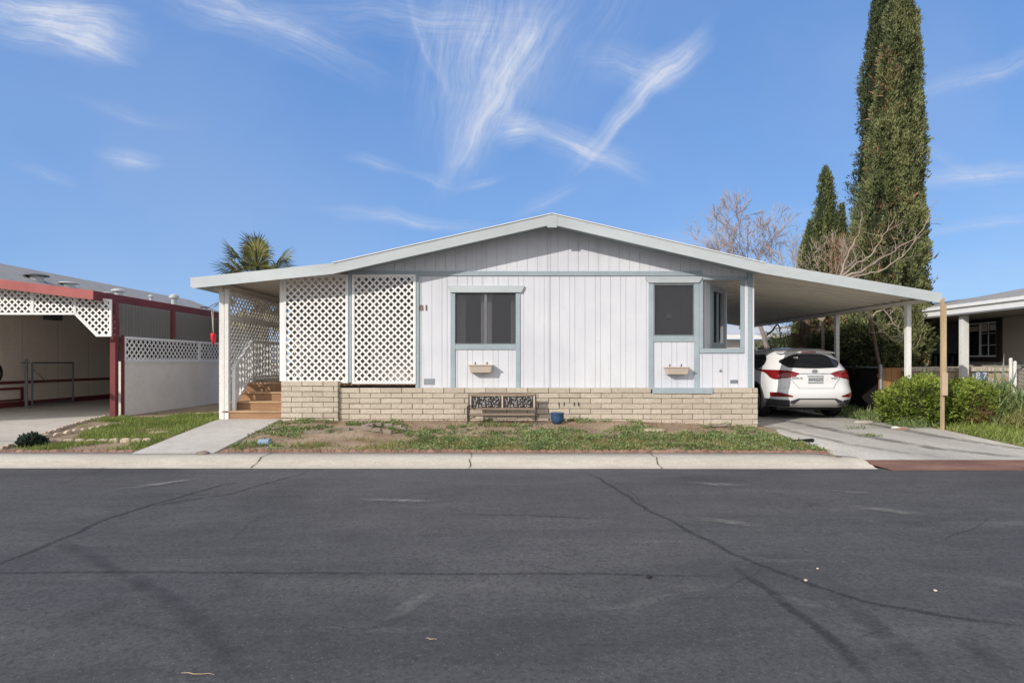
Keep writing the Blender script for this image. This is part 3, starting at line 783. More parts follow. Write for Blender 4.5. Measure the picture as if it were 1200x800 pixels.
for (xa, za, xb, zb) in ((EL,EZ,RX,RZ),(RX,RZ,ER,EZ)):
    de.hexa([(xa,YF-.018,za-.004),(xb,YF-.018,zb-.004),(xb,YF-.0005,zb-.004),(xa,YF-.0005,za-.004),(xa,YF-.018,za+.010),(xb,YF-.018,zb+.010),(xb,YF+.1,zb+.010),(xa,YF+.1,za+.010)])
obj('drip_edge', de, M['white'], home)
mb = MB(); mb.box(-2.9,-2.0,13.14,13.199,.70,2.7); dd = obj('door', mb, M['door'], home)

# slump block wall in front of the skirting
bw = thing('block_wall', 'low tan slump block wall running along the front of the white home', 'block wall', (0,YB,0))
def blocks(xa, xb, ztop, rows, yb, name='blocks', th=.11):
    mb = MB(); mo = MB(); L, H = .406, .1016
    for r_ in range(rows):
        z1 = ztop-r_*H; z0 = z1-H+.011
        x = xa-(L/2 if r_ % 2 else 0)
        while x < xb:
            a, b = max(x, xa), min(x+L-.011, xb)
            if b-a > .03:
                j = lambda: random.uniform(-.004,.004)
                y = yb+random.uniform(-.006,.006)
                mb.hexa([(a+j(),y+j(),z0+j()),(b+j(),y+j(),z0+j()),(b,yb+th,z0),(a,yb+th,z0),(a+j(),y+j(),z1+j()),(b+j(),y+j(),z1+j()),(b,yb+th,z1),(a,yb+th,z1)], random.random())
            x += L
    mo.box(xa+.006, xb-.006, yb+.010, yb+th-.006, ztop-rows*H, ztop-.010)
    obj(name, mb, M['block'], bw, bevel=.004); obj('mortar', mo, M['mortar'], bw)
blocks(X(331,YB), X(397,YB), .748, 8, YB-.06, th=.16)
blocks(X(397.3,YB), X(763,YB), .615, 8, YB)
blocks(X(763.2,YB), X(833,YB), .512, 7, YB)
blocks(X(833.2,YB), X(888,YB), .615, 8, YB)
mb = MB()
for px in (655,661,673,678):
    cx = X(px,YB); mb.box(cx-.007, cx+.007, YB-.0085, YB+.02, .27, .345)
obj('weep_slot', mb, M['black'], bw)
mb = MB(); mb.box(X(397,YB), X(887,YB), YB+.112, YS+.055, .55, .598); obj('ledge', mb, M['siding_groove'], bw)
mb = MB(); mb.box(4.62,4.70,YB+.12,28,-.15,.58); mb.box(-1.86,4.6,YS+.08,YS+.12,0,.54); obj('side_skirting', mb, M['siding'], bw)

# planter boxes hung under the windows
def planter(px0, px1, py0, py1, label):
    x0, x1 = X(px0,YS), X(px1,YS); zt, zb = Z(py0,YS), Z(py1,YS)
    t = thing('window_planter', label, 'planter box', ((x0+x1)/2, YS-.1, zb), 'planter boxes under the windows')
    mb = MB(); i = .035; y0, y1 = YS-.19, YS-.012
    mb.hexa([(x0+i,y0+.03,zb),(x1-i,y0+.03,zb),(x1-i,y1,zb),(x0+i,y1,zb),(x0+.01,y0,zt-.025),(x1-.01,y0,zt-.025),(x1-.01,y1,zt-.025),(x0+.01,y1,zt-.025)])
    obj('box', mb, M['planter'], t, bevel=.006)
    mb = MB(); mb.box(x0-.01,x1+.01,y0-.014,y0+.012,zt-.0245,zt); mb.box(x0-.01,x1+.01,y1-.02,y1,zt-.0245,zt); mb.box(x0-.01,x0+.02,y0+.013,y1-.021,zt-.0245,zt); mb.box(x1-.02,x1+.01,y0+.013,y1-.021,zt-.0245,zt)
    obj('rim', mb, M['planter'], t, bevel=.003)
    for u in (.25,.75): xx = x0+(x1-x0)*u; mb = MB(); mb.box(xx-.01,xx+.01,YS-.011,YS-.001,zt-.02,zt+.05); obj('bracket', mb, M['brown81'], t)
planter(550,577.5,427.0,436.5, 'tan plastic planter box under the wide two-pane window')
planter(778,805,429.5,438.5, 'tan plastic planter box under the narrow single-pane window')

# ------------------------------------------------------------------ porch cover, its posts, screens and steps
pc = thing('porch_cover', 'flat pale porch roof on white posts with lattice screens left of the home', 'porch cover', (-5,13.5,0))
mb = MB(); slab(mb, -6.0, 2.70-.02, EL-.001, EZ-.02, YF+.03, 17.6, .035); obj('roof_pan', mb, M['soffit'], pc)
mb = MB(); mb.hexa([(-6.0,YF,2.50),(EL,YF,EZ-fh),(EL,YF+.028,EZ-fh),(-6.0,YF+.028,2.50),(-6.0,YF,2.70),(EL,YF,EZ),(EL,YF+.028,EZ),(-6.0,YF+.028,2.70)])
mb.box(-6.03,-6.001,YF,15.6,2.52,2.70); obj('fascia', mb, M['fascia'], pc)
mb = MB(); mb.box(-5.75,-5.62,YF+.3,15.5,2.50,2.63); obj('beam', mb, M['soffit'], pc)
mb = MB(); mb.box(-5.70,-5.60,11.62,11.72,-.03,2.52); obj('post', mb, M['white_worn'], pc, bevel=.005)
mb = MB(); mb.box(-5.575,-5.495,11.58,11.665,-.03,2.54); obj('post', mb, M['white_worn'], pc, bevel=.005)
mb = MB(); mb.box(-5.70,-5.60,14.75,14.85,-.03,2.52); obj('post', mb, M['white_worn'], pc)
mb = MB(); mb.box(-4.54,-4.47,YS-.03,YS+.05,.748,2.74); obj('post', mb, M['white'], pc)
for (z0, z1) in ((2.03,2.50),(.72,1.97)):
    to3 = lambda a, b: (-5.60, a, b)
    o = obj('lattice_screen', lattice([(11.8,z0),(14.74,z0),(14.74,z1),(11.8,z1)], to3, (1,0,0), .036, .098, .008, .05), M['white_worn'], pc)
mb = MB(); mb.box(-5.54,-3.11,14.86,14.92,-.02,2.6); obj('back_wall', mb, M['door'], pc)
st = thing('porch_steps', 'brown wooden porch steps with white railing beside the lattice porch', 'steps', (-5,12,0))
tops = [.172,.338,.51,.69]; fr_ = [11.60,11.88,12.18,12.47]
x0s, x1s = -5.59, -4.47
for k in range(4):
    mb = MB(); mb.box(x0s+(0 if k else -.03), x1s, fr_[k]-.02, fr_[k]+(.32 if k < 3 else .1), tops[k]-.035, tops[k]); obj('tread', mb, M['treadwood'], st, bevel=.004)
    mb = MB(); mb.box(x0s+.01, x1s-.01, fr_[k], fr_[k]+.025, (tops[k-1] if k else -.03)+.001, tops[k]-.036); obj('riser', mb, M['stepwood'], st)
mb = MB(); mb.box(x0s,-1.88,fr_[3]+.101,14.74,.655,.69); obj('deck', mb, M['treadwood'], st)
mb = MB(); mb.box(-4.44,-1.9,YS+.3,fr_[3]+.1,.655,.69); obj('deck_front', mb, M['treadwood'], st)
rl = MB(); p0, p1 = Vector((-5.445,11.72,1.02)), Vector((-5.50,12.62,1.55))
rl.beam(p0+Vector((0,-.05,-.03)), p1, .06, .04); rl.beam(p0-Vector((0,0,.72)), p1-Vector((0,0,.72)), .04, .04); rl.beam(p1, (-5.50,14.7,1.55), .06,.04); rl.beam((-5.50,12.62,.8),(-5.50,14.7,.8),.04,.04)
obj('handrail', rl, M['white'], st)
mb = MB(); mb.box(-5.475,-5.415,11.68,11.74,.0,1.0); obj('newel_post', mb, M['white'], st)
mb = MB(); mb.box(-5.54,-5.46,12.58,12.66,.69,1.56); obj('newel_post', mb, M['white'], st)
for i in range(5):
    u = (i+1)/6; p = p0.lerp(p1, u); mb = MB(); mb.box(p.x-.015,p.x+.015,p.y-.015,p.y+.015,p.z-.72,p.z-.02); obj('baluster', mb, M['white'], st)
for i in range(12):
    y = 12.8+i*.16; mb = MB(); mb.box(-5.515,-5.485,y-.015,y+.015,.8,1.53); obj('baluster', mb, M['white'], st)
for i in range(13):   # railing along the back of the deck
    xx = -5.3+i*.16; mb = MB(); mb.box(xx-.015,xx+.015,14.55,14.58,.72,1.5); obj('baluster', mb, M['white'], st)
mb = MB(); mb.box(-5.46,-3.2,14.53,14.60,1.5,1.55); obj('handrail', mb, M['white'], st)

hm = thing('hanging_feeder', 'small red cone feeder hanging from the corner of the porch roof', 'feeder', (X(250,12.3),12.3,1.5))
cx = X(250,12.3)
mb = MB(); mb.lathe((cx,12.3,Z(404,12.3)), [(.012,0),(.045,.10),(.055,.20),(.05,.235),(.02,.245)], 12); obj('cone', mb, M['redplastic'], hm, smooth=True)
mb = MB(); mb.tube([(cx,12.3,Z(404,12.3)+.24),(cx,12.3,2.28),(cx+.14,12.3,2.52)], .005, 5); mb.tube([(cx-.03,12.3,2.16),(cx,12.3,1.75)], .01, 5); obj('cord', mb, M['planter'], hm)

# ------------------------------------------------------------------ carport
cp = thing('carport', 'long flat white carport roof on slim posts attached to the home', 'carport', (6.4,15,0))
mb = MB(); slab(mb, ER+.001, EZ-.02, 8.05, 2.396, YF+.03, 21, .02)
y = YF+.1
def rz(x): return lerp(EZ-.04, 2.376, (x-ER)/(8.05-ER))
while y < 20.9:
    mb.hexa([(ER+.002,y,rz(ER)-.045),(8.05,y,rz(8.05)-.045),(8.05,y+.06,rz(8.05)-.045),(ER+.002,y+.06,rz(ER)-.045),(ER+.002,y-.03,rz(ER)-.0003),(8.05,y-.03,rz(8.05)-.0003),(8.05,y+.09,rz(8.05)-.0003),(ER+.002,y+.09,rz(ER)-.0003)])
    y += .30
obj('roof_pan', mb, M['pan'], cp)
mb = MB(); mb.hexa([(ER,YF,EZ-fh),(8.06,YF,2.416-.195),(8.06,YF+.028,2.416-.195),(ER,YF+.028,EZ-fh),(ER,YF,EZ),(8.06,YF,2.416),(8.06,YF+.028,2.416),(ER,YF+.028,EZ)]); obj('fascia', mb, M['fascia'], cp)
mb = MB(); mb.box(8.052,8.075,YF+.03,21,2.345,2.42); obj('edge_flashing', mb, M['fascia'], cp)
for (yy, zz) in ((12.02,-.2),(14.65,-.2),(20.2,-.2)):
    mb = MB(); mb.box(7.92,8.01,yy-.045,yy+.045,zz,2.335); obj('post', mb, M['white_worn'], cp, bevel=.004)
mb = MB(); mb.box(7.90,8.03,YF+.25,20.8,2.27,2.335); obj('beam', mb, M['pan'], cp)
wp = thing('prop_post', 'tall raw lumber prop post standing in front of the hedge at the carport corner', 'post', (8.05,11.17,-.15))
mb = MB(); mb.box(8.005,8.055,11.12,11.17,-.16,2.26); mb.box(8.03,8.06,11.12,11.168,2.261,2.31); obj('stud', mb, M['wood_new'], wp, bevel=.002)
mb = MB(); mb.box(7.99,8.075,11.095,11.119,.50,2.18); obj('splice_board', mb, M['wood_new'], wp, bevel=.002)
mb = MB(); mb.box(7.985,8.08,11.07,11.094,.5,.92); obj('block', mb, paint('greyed lumber',(.50,.38,.27),.8,.15,3), wp, bevel=.002)

# ------------------------------------------------------------------ bench, pot, small yard things
YBn = 11.15
def bench():
    t = thing('garden_bench', 'small metal bench with scrollwork back panels before the block wall', 'bench', (X(588,YBn),YBn,0))
    x0, x1 = X(549,YBn), X(628,YBn); zg = -.04; zs = Z(485,YBn); zt = Z(462,YBn); y1 = YBn+.12; y0 = YBn-.22
    for x in (x0, x1):
        mb = MB(); s_ = 1 if x == x0 else -1
        mb.tube([(x,y1+.03,zg),(x,y1,zs),(x,y1+.05,zt+.005)], .016, 8); obj('rear_leg', mb, M['iron'], t)
        mb = MB(); mb.tube([(x-.005*s_,y0-.02,zg),(x,y0+.01,zs*.5),(x,y0,zs-.01),(x,y0+.01,zs+.14)], .015, 8); obj('front_leg', mb, M['iron'], t)
        mb = MB(); mb.tube([(x,y0-.02,zs+.13),(x,y0+.02,zs+.155),(x,YBn,zs+.15),(x,y1+.03,zs+.16)], .016, 8); obj('arm_rest', mb, M['iron'], t)
        mb = MB(); mb.tube([(x,y0,zs*.45),(x+.13*s_,y0+.01,zs-.03)], .009, 6); obj('brace', mb, M['iron'], t)
    for i in range(5):
        yy = y0+.01+i*.068; mb = MB(); mb.box(x0+.02, x1-.02, yy, yy+.05, zs-.006, zs+.008); obj('seat_slat', mb, M['bronze'], t, bevel=.003)
    mb = MB(); mb.tube([(x0,y0-.004,zs-.016),(x1,y0-.004,zs-.016)], .007, 6); obj('seat_rail', mb, M['iron'], t)
    yb = y1+.02
    n = 16; top = MB()
    for i in range(n):
        u0, u1 = i/n, (i+1)/n; a, b = x0+(x1-x0)*u0, x0+(x1-x0)*u1
        h0, h1 = .02*math.sin(math.pi*u0), .02*math.sin(math.pi*u1)
        top.hexa([(a,yb,zt-.04+h0),(b,yb,zt-.04+h1),(b,yb+.028,zt-.04+h1),(a,yb+.028,zt-.04+h0),(a,yb,zt+h0),(b,yb,zt+h1),(b,yb+.028,zt+h1),(a,yb+.028,zt+h0)])
    obj('top_rail', top, M['bronze'], t)
    pz0, pz1 = Z(478.5,YBn), zt-.038
    mb = MB(); mb.box(x0+.01,x1-.01,yb,yb+.026,pz0-.035,pz0); obj('lower_rail', mb, M['bronze'], t)
    for xx in (x0+.028, (x0+x1)/2, x1-.028):
        mb = MB(); mb.box(xx-.014,xx+.014,yb-.004,yb+.02,pz0+.001,pz1-.001); obj('back_stile', mb, M['planter'], t)
    for (a, b) in ((x0+.045,(x0+x1)/2-.017),((x0+x1)/2+.017,x1-.045)):
        pm = MB(); lf = MB(); rr = random.Random(3); w = b-a; h = pz1-pz0
        for i in range(44):
            cx, cz = a+rr.random()*w, pz0+rr.random()*h; r_ = rr.uniform(.02,.055); a0 = rr.random()*6.28
            pts = []
            for k in range(14):
                an_ = a0+k*.5; q = r_*(1-k/18); xx = cx+q*math.cos(an_); zz = cz+q*math.sin(an_)
                pts.append((min(max(xx,a+.004),b-.004), yb+.008+rr.uniform(-.003,.003), min(max(zz,pz0+.004),pz1-.004)))
            pm.tube(pts, .006, 5)
        for i in range(90):
            cx, cz = a+.02+rr.random()*(w-.04), pz0+.02+rr.random()*(h-.04); d = rr.random()*6.28; L = rr.uniform(.012,.024)
            c_, s_ = math.cos(d), math.sin(d)
            lf.poly([(cx-c_*L,yb+.001,cz-s_*L),(cx+s_*L*.4,yb-.003,cz-c_*L*.4),(cx+c_*L,yb+.001,cz+s_*L),(cx-s_*L*.4,yb-.003,cz+c_*L*.4)])
        pm.box(a-.003,b+.003,yb+.013,yb+.017,pz0+.0005,pz1-.0005)
        for i in range(0):
            pm.tube([(a,yb+.012,pz0+h*(i+.5)/6),(b,yb+.012,pz0+h*(i+.5)/6+.01)], .007, 5)
        sp = obj('scroll_panel', pm, M['iron'], t); obj('cast_leaves', lf, M['silverleaf'], sp)
bench()
pt = thing('flower_pot', 'blue glazed flower pot standing on the dirt right of the bench', 'pot', (X(653,11.15),11.15,0))
pz = gzd(X(653,11.15),11.15)
mb = MB(); mb.lathe((X(653,11.15),11.15,pz-.01), [(.08,0),(.11,.045),(.126,.11),(.121,.165),(.13,.178),(.134,.196),(.127,.203),(.115,.18),(.11,.12)], 24); obj('pot_body', mb, M['bluepot'], pt, smooth=True)
def rockish(name, px, py, D, r, sq, mat, label, cat, group=None, parent=None, stretch=1.):
    b = bmesh.new(); bmesh.ops.create_icosphere(b, subdivisions=3, radius=r); mb = MB()
    x = X(px,D); zg = gzd(x,D)
    for v in b.verts:
        c = v.co.copy(); c *= 1+.25*mn.noise(c/r*1.3+Vector((px,py,0))) + .08*mn.noise(c/r*4); c.z *= sq; c.x *= stretch
        mb.v.append((c.x+x, c.y+D, c.z+zg+r*sq*.35)); mb.t.append(0)
    for f in b.faces: mb.f.append(tuple(v.index for v in f.verts))
    b.free(); return tag(obj(name, mb, mat, smooth=True), label, cat, group)
def dof(py, x): # distance of a yard point
    lo, hi = 8.4, 14
    for _ in range(40):
        m_ = (lo+hi)/2; yy = 424+F*(EYE-gz(x,m_))/m_
        if yy > py: lo = m_
        else: hi = m_
    return m_
D_ = dof(505, 2.6)
tag(obj('stepping_slab', MB().lathe((X(765,D_),D_,gzd(X(765,D_),D_)-.01), [(.20,0),(.21,.02),(.20,.045),(.12,.05)], 14), M['slab']), 'round tan slab lying in the dirt under the narrow window', 'slab')
Dq = dof(519.5,-4)
tag(obj('cut_pipe', MB().tube([(X(304,Dq),Dq,.02+gz(-4,Dq)),(X(318,Dq),Dq-.05,.03+gz(-4,Dq))], .05, 12), paint('faded blue plastic',(.22,.30,.42),.6)), 'short faded blue plastic piece lying among weeds near the walkway', 'plastic piece')
Dc = dof(506,-2.6)
cc = MB()
for i in range(9):
    a = .25+i*.6; r_ = .26
    cx, cy = X(450,Dc)+r_*1.2*math.cos(a), Dc+r_*.8*math.sin(a)
    cc.hexa([(cx-.08,cy-.05,gzd(cx,cy)-.02),(cx+.08,cy-.06,gzd(cx,cy)-.02),(cx+.09,cy+.05,gzd(cx,cy)),(cx-.07,cy+.05,gzd(cx,cy)),(cx-.07,cy-.04,gzd(cx,cy)+.05),(cx+.07,cy-.05,gzd(cx,cy)+.055),(cx+.07,cy+.04,gzd(cx,cy)+.05),(cx-.06,cy+.04,gzd(cx,cy)+.045)])
obj_ = tag(obj('stone_ring', cc, M['rock'], bevel=.01), 'broken ring of grey edging stones on the dirt mound', 'stone ring')
for i, (px, py, s_) in enumerate(((845,500,.10),(832,502,.07))):
    x_ = X(px, 11.2); rockish('rock', px, py, dof(py, x_), s_, .4, M['rock'], ('flat tan rock at the foot of the block wall, larger one' if i == 0 else 'small flat tan rock left of the larger one by the wall'), 'rock', stretch=1.8)
Dp = dof(519, 4.3)
mb = MB(); xx = X(940,Dp); mb.hexa([(xx-.22,Dp-.10,gz(4.3,Dp)),(xx+.26,Dp+.14,gz(4.3,Dp)),(xx+.24,Dp+.19,gz(4.3,Dp)),(xx-.25,Dp-.04,gz(4.3,Dp)),(xx-.22,Dp-.10,gz(4.3,Dp)+.05),(xx+.26,Dp+.14,gz(4.3,Dp)+.05),(xx+.24,Dp+.19,gz(4.3,Dp)+.05),(xx-.25,Dp-.04,gz(4.3,Dp)+.05)])
tag(obj('short_plank', mb, M['darkwood']), 'short dark plank lying in weeds at the edge of the driveway', 'plank')
for i in range(3):
    a = (370+i*24, 508-i*1.5); D0 = dof(a[1]+2,-3.4); xx = X(a[0],D0); mb = MB(); mb.hexa([(xx-.2,D0,gzd(xx,D0)-.02),(xx+.2,D0+.05,gzd(xx,D0)-.02),(xx+.2,D0+.10,gzd(xx,D0)),(xx-.2,D0+.05,gzd(xx,D0)),(xx-.2,D0,gzd(xx,D0)+.035),(xx+.2,D0+.05,gzd(xx,D0)+.045),(xx+.2,D0+.10,gzd(xx,D0)+.045),(xx-.2,D0+.05,gzd(xx,D0)+.035)])
    tag(obj('edging_stone', mb, M['rock']), ('long grey edging stone in the dirt nearest the walkway','long grey edging stone, middle of the short row by the mound','long grey edging stone touching the dirt mound')[i], 'edging stone', 'grey edging stones on the mound')

# scalloped brick edging: one thing per run, the scallops being its pattern
def scallops(name, pts, w, h, th, mat, label, zf=gz, jit=.15):
    mb = MB(); P = [Vector((*p,0)) for p in pts]
    for a, b in zip(P[:-1], P[1:]):
        n = max(1, int((b-a).length/w)); d = (b-a).normalized(); nn = Vector((-d.y,d.x,0))
        for i in range(n):
            c = a.lerp(b, (i+.5)/n); hh = h*random.uniform(.7,1.1); z0 = zf(c.x,c.y)-.03
            tilt = nn*random.uniform(-.02,.02)
            ring = []
            for k in range(7):
                an_ = math.pi*k/6; ring.append(c - d*math.cos(an_)*w*.51 + Vector((0,0,z0+.03+hh*(.35+.65*math.sin(an_))-c.z)) + tilt*math.sin(an_))
            ring = [c-d*w*.51+Vector((0,0,z0))]+ring+[c+d*w*.51+Vector((0,0,z0))]
            mb.prism([p+nn*th/2 for p in ring][::-1], -nn*th)
    return tag(obj(name, mb, mat, bevel=.006), label, 'edging')
scallops('scalloped_edging', [(-4.16,8.58),(0,8.56),(4.5,8.53)], .10, .040, .05, M['scallop'], 'row of red scalloped brick edging along the weedy yard in front of the home')
scallops('scalloped_edging', [(-8.6,8.62),(-5.42,8.56)], .12, .036, .05, M['scallop'], 'row of red brick edging along the kerb in front of the left lawn')
Dl = dof(517.5,-6)
scallops('stone_edging', [(X(50,Dl),Dl-.05),(X(100,Dl),Dl),(X(165,Dl),Dl+.05),(X(183,dof(517,-6)),dof(519,-6))], .145, .06, .07, M['tanstone'], 'row of tan stone edging crossing the left lawn nearest the kerb')
scallops('stone_edging', [(-7.5,8.75),(-8.65,12.7)], .13, .05, .06, M['tanstone'], 'row of tan edging stones beside the left driveway')
scallops('stone_edging', [(X(35,9.6),9.6),(X(75,10.1),10.1),(X(130,11.0),11.0)], .14, .055, .06, M['tanstone'], 'short diagonal row of tan edging stones inside the left lawn')
scallops('stone_edging', [(-6.9,13.0),(-5.9,13.6)], .14, .05, .06, M['tanstone'], 'row of tan edging stones at the back of the left lawn by the wall')
mb = MB(); Ds = dof(507,-6); xx = X(188,Ds); mb.lathe((xx,Ds,gz(xx,Ds)+.0), [(.17,0),(.18,.02),(.15,.03)], 9); tag(obj('stepping_slab', mb, M['slab']), 'flat tan slab lying in the left lawn near the walkway', 'slab')
mb = MB(); Dw = dof(521,-7); xx = X(12,Dw); mb.hexa([(xx-.45,Dw-.12,-.15),(xx+.2,Dw-.05,-.15),(xx+.22,Dw+.08,-.15),(xx-.45,Dw+.02,-.15),(xx-.45,Dw-.12,-.08),(xx+.2,Dw-.05,-.08),(xx+.22,Dw+.08,-.08),(xx-.45,Dw+.02,-.08)])
tag(obj('grey_plank', mb, paint('grey green slab',(.36,.37,.34),.8)), 'pale grey plank on the ground beside the dark plant at far left', 'plank')

# ------------------------------------------------------------------ ground cover
def in_walk(x, y): return lerp(-5.40,-5.70,(y-8.4)/3.2)-.02 < x < lerp(-4.20,-4.44,(y-8.4)/3.2)+.03
def weeds():
    P = []; Dv = []; T_ = []
    cnt = 0
    for _ in range(90000):
        x = random.uniform(-4.35,4.55); y = random.uniform(8.62,11.42)
        if in_walk(x,y): continue
        d = mn.noise(Vector((x*1.1,y*1.9,7)))*.9 + mn.noise(Vector((x*3.3,y*4.5,2)))*1.0
        t = (y-8.62)/2.8
        bias = .20 if t < .55 else -.02-.5*(t-.55)
        bias += .25 if -1.6 < x < 4.5 and t < .5 else 0
        bias -= .25 if x < -1.4 and t < .35 else 0
        bias += .35*math.exp(-((x+3.9)/.5)**2) 
        bias -= .9*math.exp(-(((x+2.9)/.6)**2+((y-9.6)/.5)**2))
        if d+bias < .20: continue
        if random.random() > .10: continue
        z = gzd(x,y)-.01; r_ = random.uniform(.012,.055)*(1.15 if t < .5 else .8); nl = random.randint(5,10); tt = random.random()
        for k in range(nl):
            a = random.random()*6.28; el = random.uniform(.15,1.2)
            dv = (math.cos(a)*math.cos(el), math.sin(a)*math.cos(el), math.sin(el)); q = random.random()*r_
            P.append((x+dv[0]*q,y+dv[1]*q,z+.005+random.random()*r_*.8)); Dv.append(dv); T_.append(tt)
    me = cloud_mesh('weeds', P, Dv, .034, .55, T_, .4)
    stuff(obj('weeds', me, M['weed']), 'scattered low green weeds over the dirt yard before the home', 'weeds')
weeds()
def blades(name, region, n, size, mat, label, zf=gz, tint=None, jit=.35):
    P = []
    while len(P) < n:
        p = region()
        if p is not None: P.append((p[0],p[1],zf(*p)-.008))
    me = cloud_mesh(name, P, [(0,0,1)]*len(P), size, .16, None, jit, tri=True)
    stuff(obj(name, me, mat), label, 'grass')
def reg_lawn():
    y = random.uniform(8.65,13.4); x = random.uniform(-8.7,-5.36)
    xl = lerp(-7.45,-8.75,(y-8.45)/4.4)+.12
    if x < xl or x > lerp(-5.40,-5.70,(y-8.4)/3.2) - .0 or (y > 11.7 and x > -5.75): return None
    d = mn.noise(Vector((x*1.4,y*1.2,4)))*.7+mn.noise(Vector((x*4,y*4,9)))*.3
    edge = (x-xl)
    if edge < .9: d -= .5*(1-edge/.9)
    if y < 9.2: d -= .25
    if y > 12.3: d -= .3
    return (x,y) if d > random.uniform(-.35,.0) else None
blades('lawn', reg_lawn, 42000, .05, M['grass'], 'short green lawn between the left driveway and the walkway')
def reg_dry():
    x = random.uniform(-4.1,4.6); y = random.uniform(8.6,10.1)
    d = mn.noise(Vector((x*1.5,y*2,14)))+.5*(1-(y-8.6)/1.2)
    if x < -1.2: d -= .25
    return (x,y) if d > random.uniform(.0,.5) and not in_walk(x,y) else None
blades('dry_grass', reg_dry, 30000, .04, M['drygrass'], 'thin yellowish grass along the brick edging', gzd, jit=.5)
def reg_litter():
    x = random.uniform(-4.2,4.6); y = random.uniform(8.6,11.45)
    return (x,y) if not in_walk(x,y) and mn.noise(Vector((x*2,y*2,30)))+.5 > random.random()*1.2 else None
LP = []
while len(LP) < 5200:
    p = reg_litter()
    if p: LP.append((p[0],p[1],gzd(*p)+.004))
stuff(obj('leaf_litter', cloud_mesh('leaf_litter', LP, [(0,0,.15)]*len(LP), .03, .35, None, 1.), M['deadcyp']), 'dry brown leaf litter and twigs scattered over the yard dirt', 'litter')
def reg_r():
    x = random.uniform(8.1,12.5); y = random.uniform(8.5,12.9)
    return (x,y)
blades('roadside_grass', reg_r, 26000, .10, M['grass'], 'rough green grass around the hedge beside the driveway', jit=.5)
def reg_m():
    x = random.uniform(7.55,8.6); y = random.uniform(11.5,15.5)
    d = mn.noise(Vector((x*3,y*2,1)))
    return (x,y) if d > -.05 and x > 7.6 else None
blades('driveway_side_grass', reg_m, 9000, .15, M['weed'], 'taller green weeds beside the parked car', jit=.6)
def tuft(px, py, n, spread, label):
    D = dof(py, X(px,9.8)); c = (X(px,D),D); P = [(c[0]+random.gauss(0,spread),c[1]+random.gauss(0,spread*.5),drive_z(*c)+.012) for _ in range(n)]
    me = cloud_mesh('weed_tuft', P, [(0,0,1)]*n, .05, .3, None, .8); tag(obj('weed_tuft', me, M['weed']), label, 'weed tuft')
tuft(1020,512,90,.09,'lower small weed tuft growing in the concrete driveway')
tuft(1005,503,70,.12,'upper weed tuft in the driveway joint by the car')
def leaf_ball(name, c, r, n, size, mat, core, label, cat, parent=None, lump=.25, asp=.6, seed=0, squash=(1,1,1), zmin=None):
    P = []; Dv = []; T_ = []
    for i in range(n):
        v = Vector((random.gauss(0,1),random.gauss(0,1),random.gauss(0,1))).normalized()
        k = 1+lump*mn.noise(v*2.2+Vector((seed,0,0)))+lump*.5*mn.noise(v*5+Vector((0,seed,0)))
        rr = k*random.uniform(.86,1.03)
        p = Vector((c[0]+v.x*r*rr*squash[0], c[1]+v.y*r*rr*squash[1], c[2]+v.z*r*rr*squash[2]))
        if zmin is not None and p.z < zmin: continue
        P.append(p); Dv.append(v+Vector((0,0,.4))); T_.append(.45+.7*mn.noise(v*6+Vector((seed,seed,0)))+.25*v.z)
    return cloud_mesh(name, P, Dv, size, asp, T_, .55), (c, r, squash, lump, seed)
def core_mesh(c, r, squash, lump, seed, k=.84):
    b = bmesh.new(); bmesh.ops.create_icosphere(b, subdivisions=4, radius=1); mb = MB()
    for v in b.verts:
        d = v.co.normalized(); q = k*(1+lump*mn.noise(d*2.2+Vector((seed,0,0)))+lump*.5*mn.noise(d*5+Vector((0,seed,0))))
        mb.v.append((c[0]+d.x*r*q*squash[0], c[1]+d.y*r*q*squash[1], c[2]+d.z*r*q*squash[2])); mb.t.append(0)
    for f in b.faces: mb.f.append(tuple(v.index for v in f.verts))
    b.free(); return mb
def shrub(name, c, r, sq, n, size, mat, label, cat, seed, zmin=-.15, group=None, parts=()):
    t = thing(name, label, cat, (c[0],c[1],-.15), group)
    me, a = leaf_ball('foliage', c, r, n, size, mat, None, '', '', seed=seed, squash=sq, zmin=zmin)
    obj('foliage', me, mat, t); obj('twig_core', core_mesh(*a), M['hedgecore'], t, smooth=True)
    return t
h1 = shrub('hedge_bush', (X(1082,12.0),12.0,.28), .56, (1.42,1.0,.93), 17000, .05, M['hedge'], 'large clipped boxwood bush just left of and behind the lumber post', 'bush', 1)
h2 = shrub('hedge_bush', (X(1133,12.1),12.1,.24), .50, (1.6,1.0,.98), 14000, .05, M['hedge'], 'clipped boxwood bush right of the lumber post with dead patch', 'bush', 4)
me = cloud_mesh('dead_twigs', [(X(1155,11.5)+random.gauss(0,.16), 11.66+random.gauss(0,.04), .08+random.gauss(0,.13)) for _ in range(900)], [(0,-.3,.3)]*900, .09, .08, None, .9, tri=True)
obj('dead_patch', me, M['deadcyp'], h2)
def spiky(name, c, n, h, spread, mat, label, cat, asp=.05, core=None):
    P = [(c[0]+random.gauss(0,spread*.5),c[1]+random.gauss(0,spread*.4),c[2]+abs(random.gauss(0,h*.35))) for _ in range(n)]
    Dv = [(random.gauss(0,.4),random.gauss(0,.4),1) for _ in range(n)]
    return tag(obj(name, cloud_mesh(name, P, Dv, h*.45, asp, None, .25, tri=True), mat), label, cat)
spiky('tall_weed', (X(1172,11.9),11.9,-.1), 3600, .62, .32, M['weed'], 'feathery tall green weed clump right of the hedge', 'plant', .10)
spiky('tall_weed', (X(1196,11.2),11.2,-.15), 1500, .32, .25, M['drygrass'], 'dry yellowish weed clump at the far right edge before the gate', 'plant', .08)
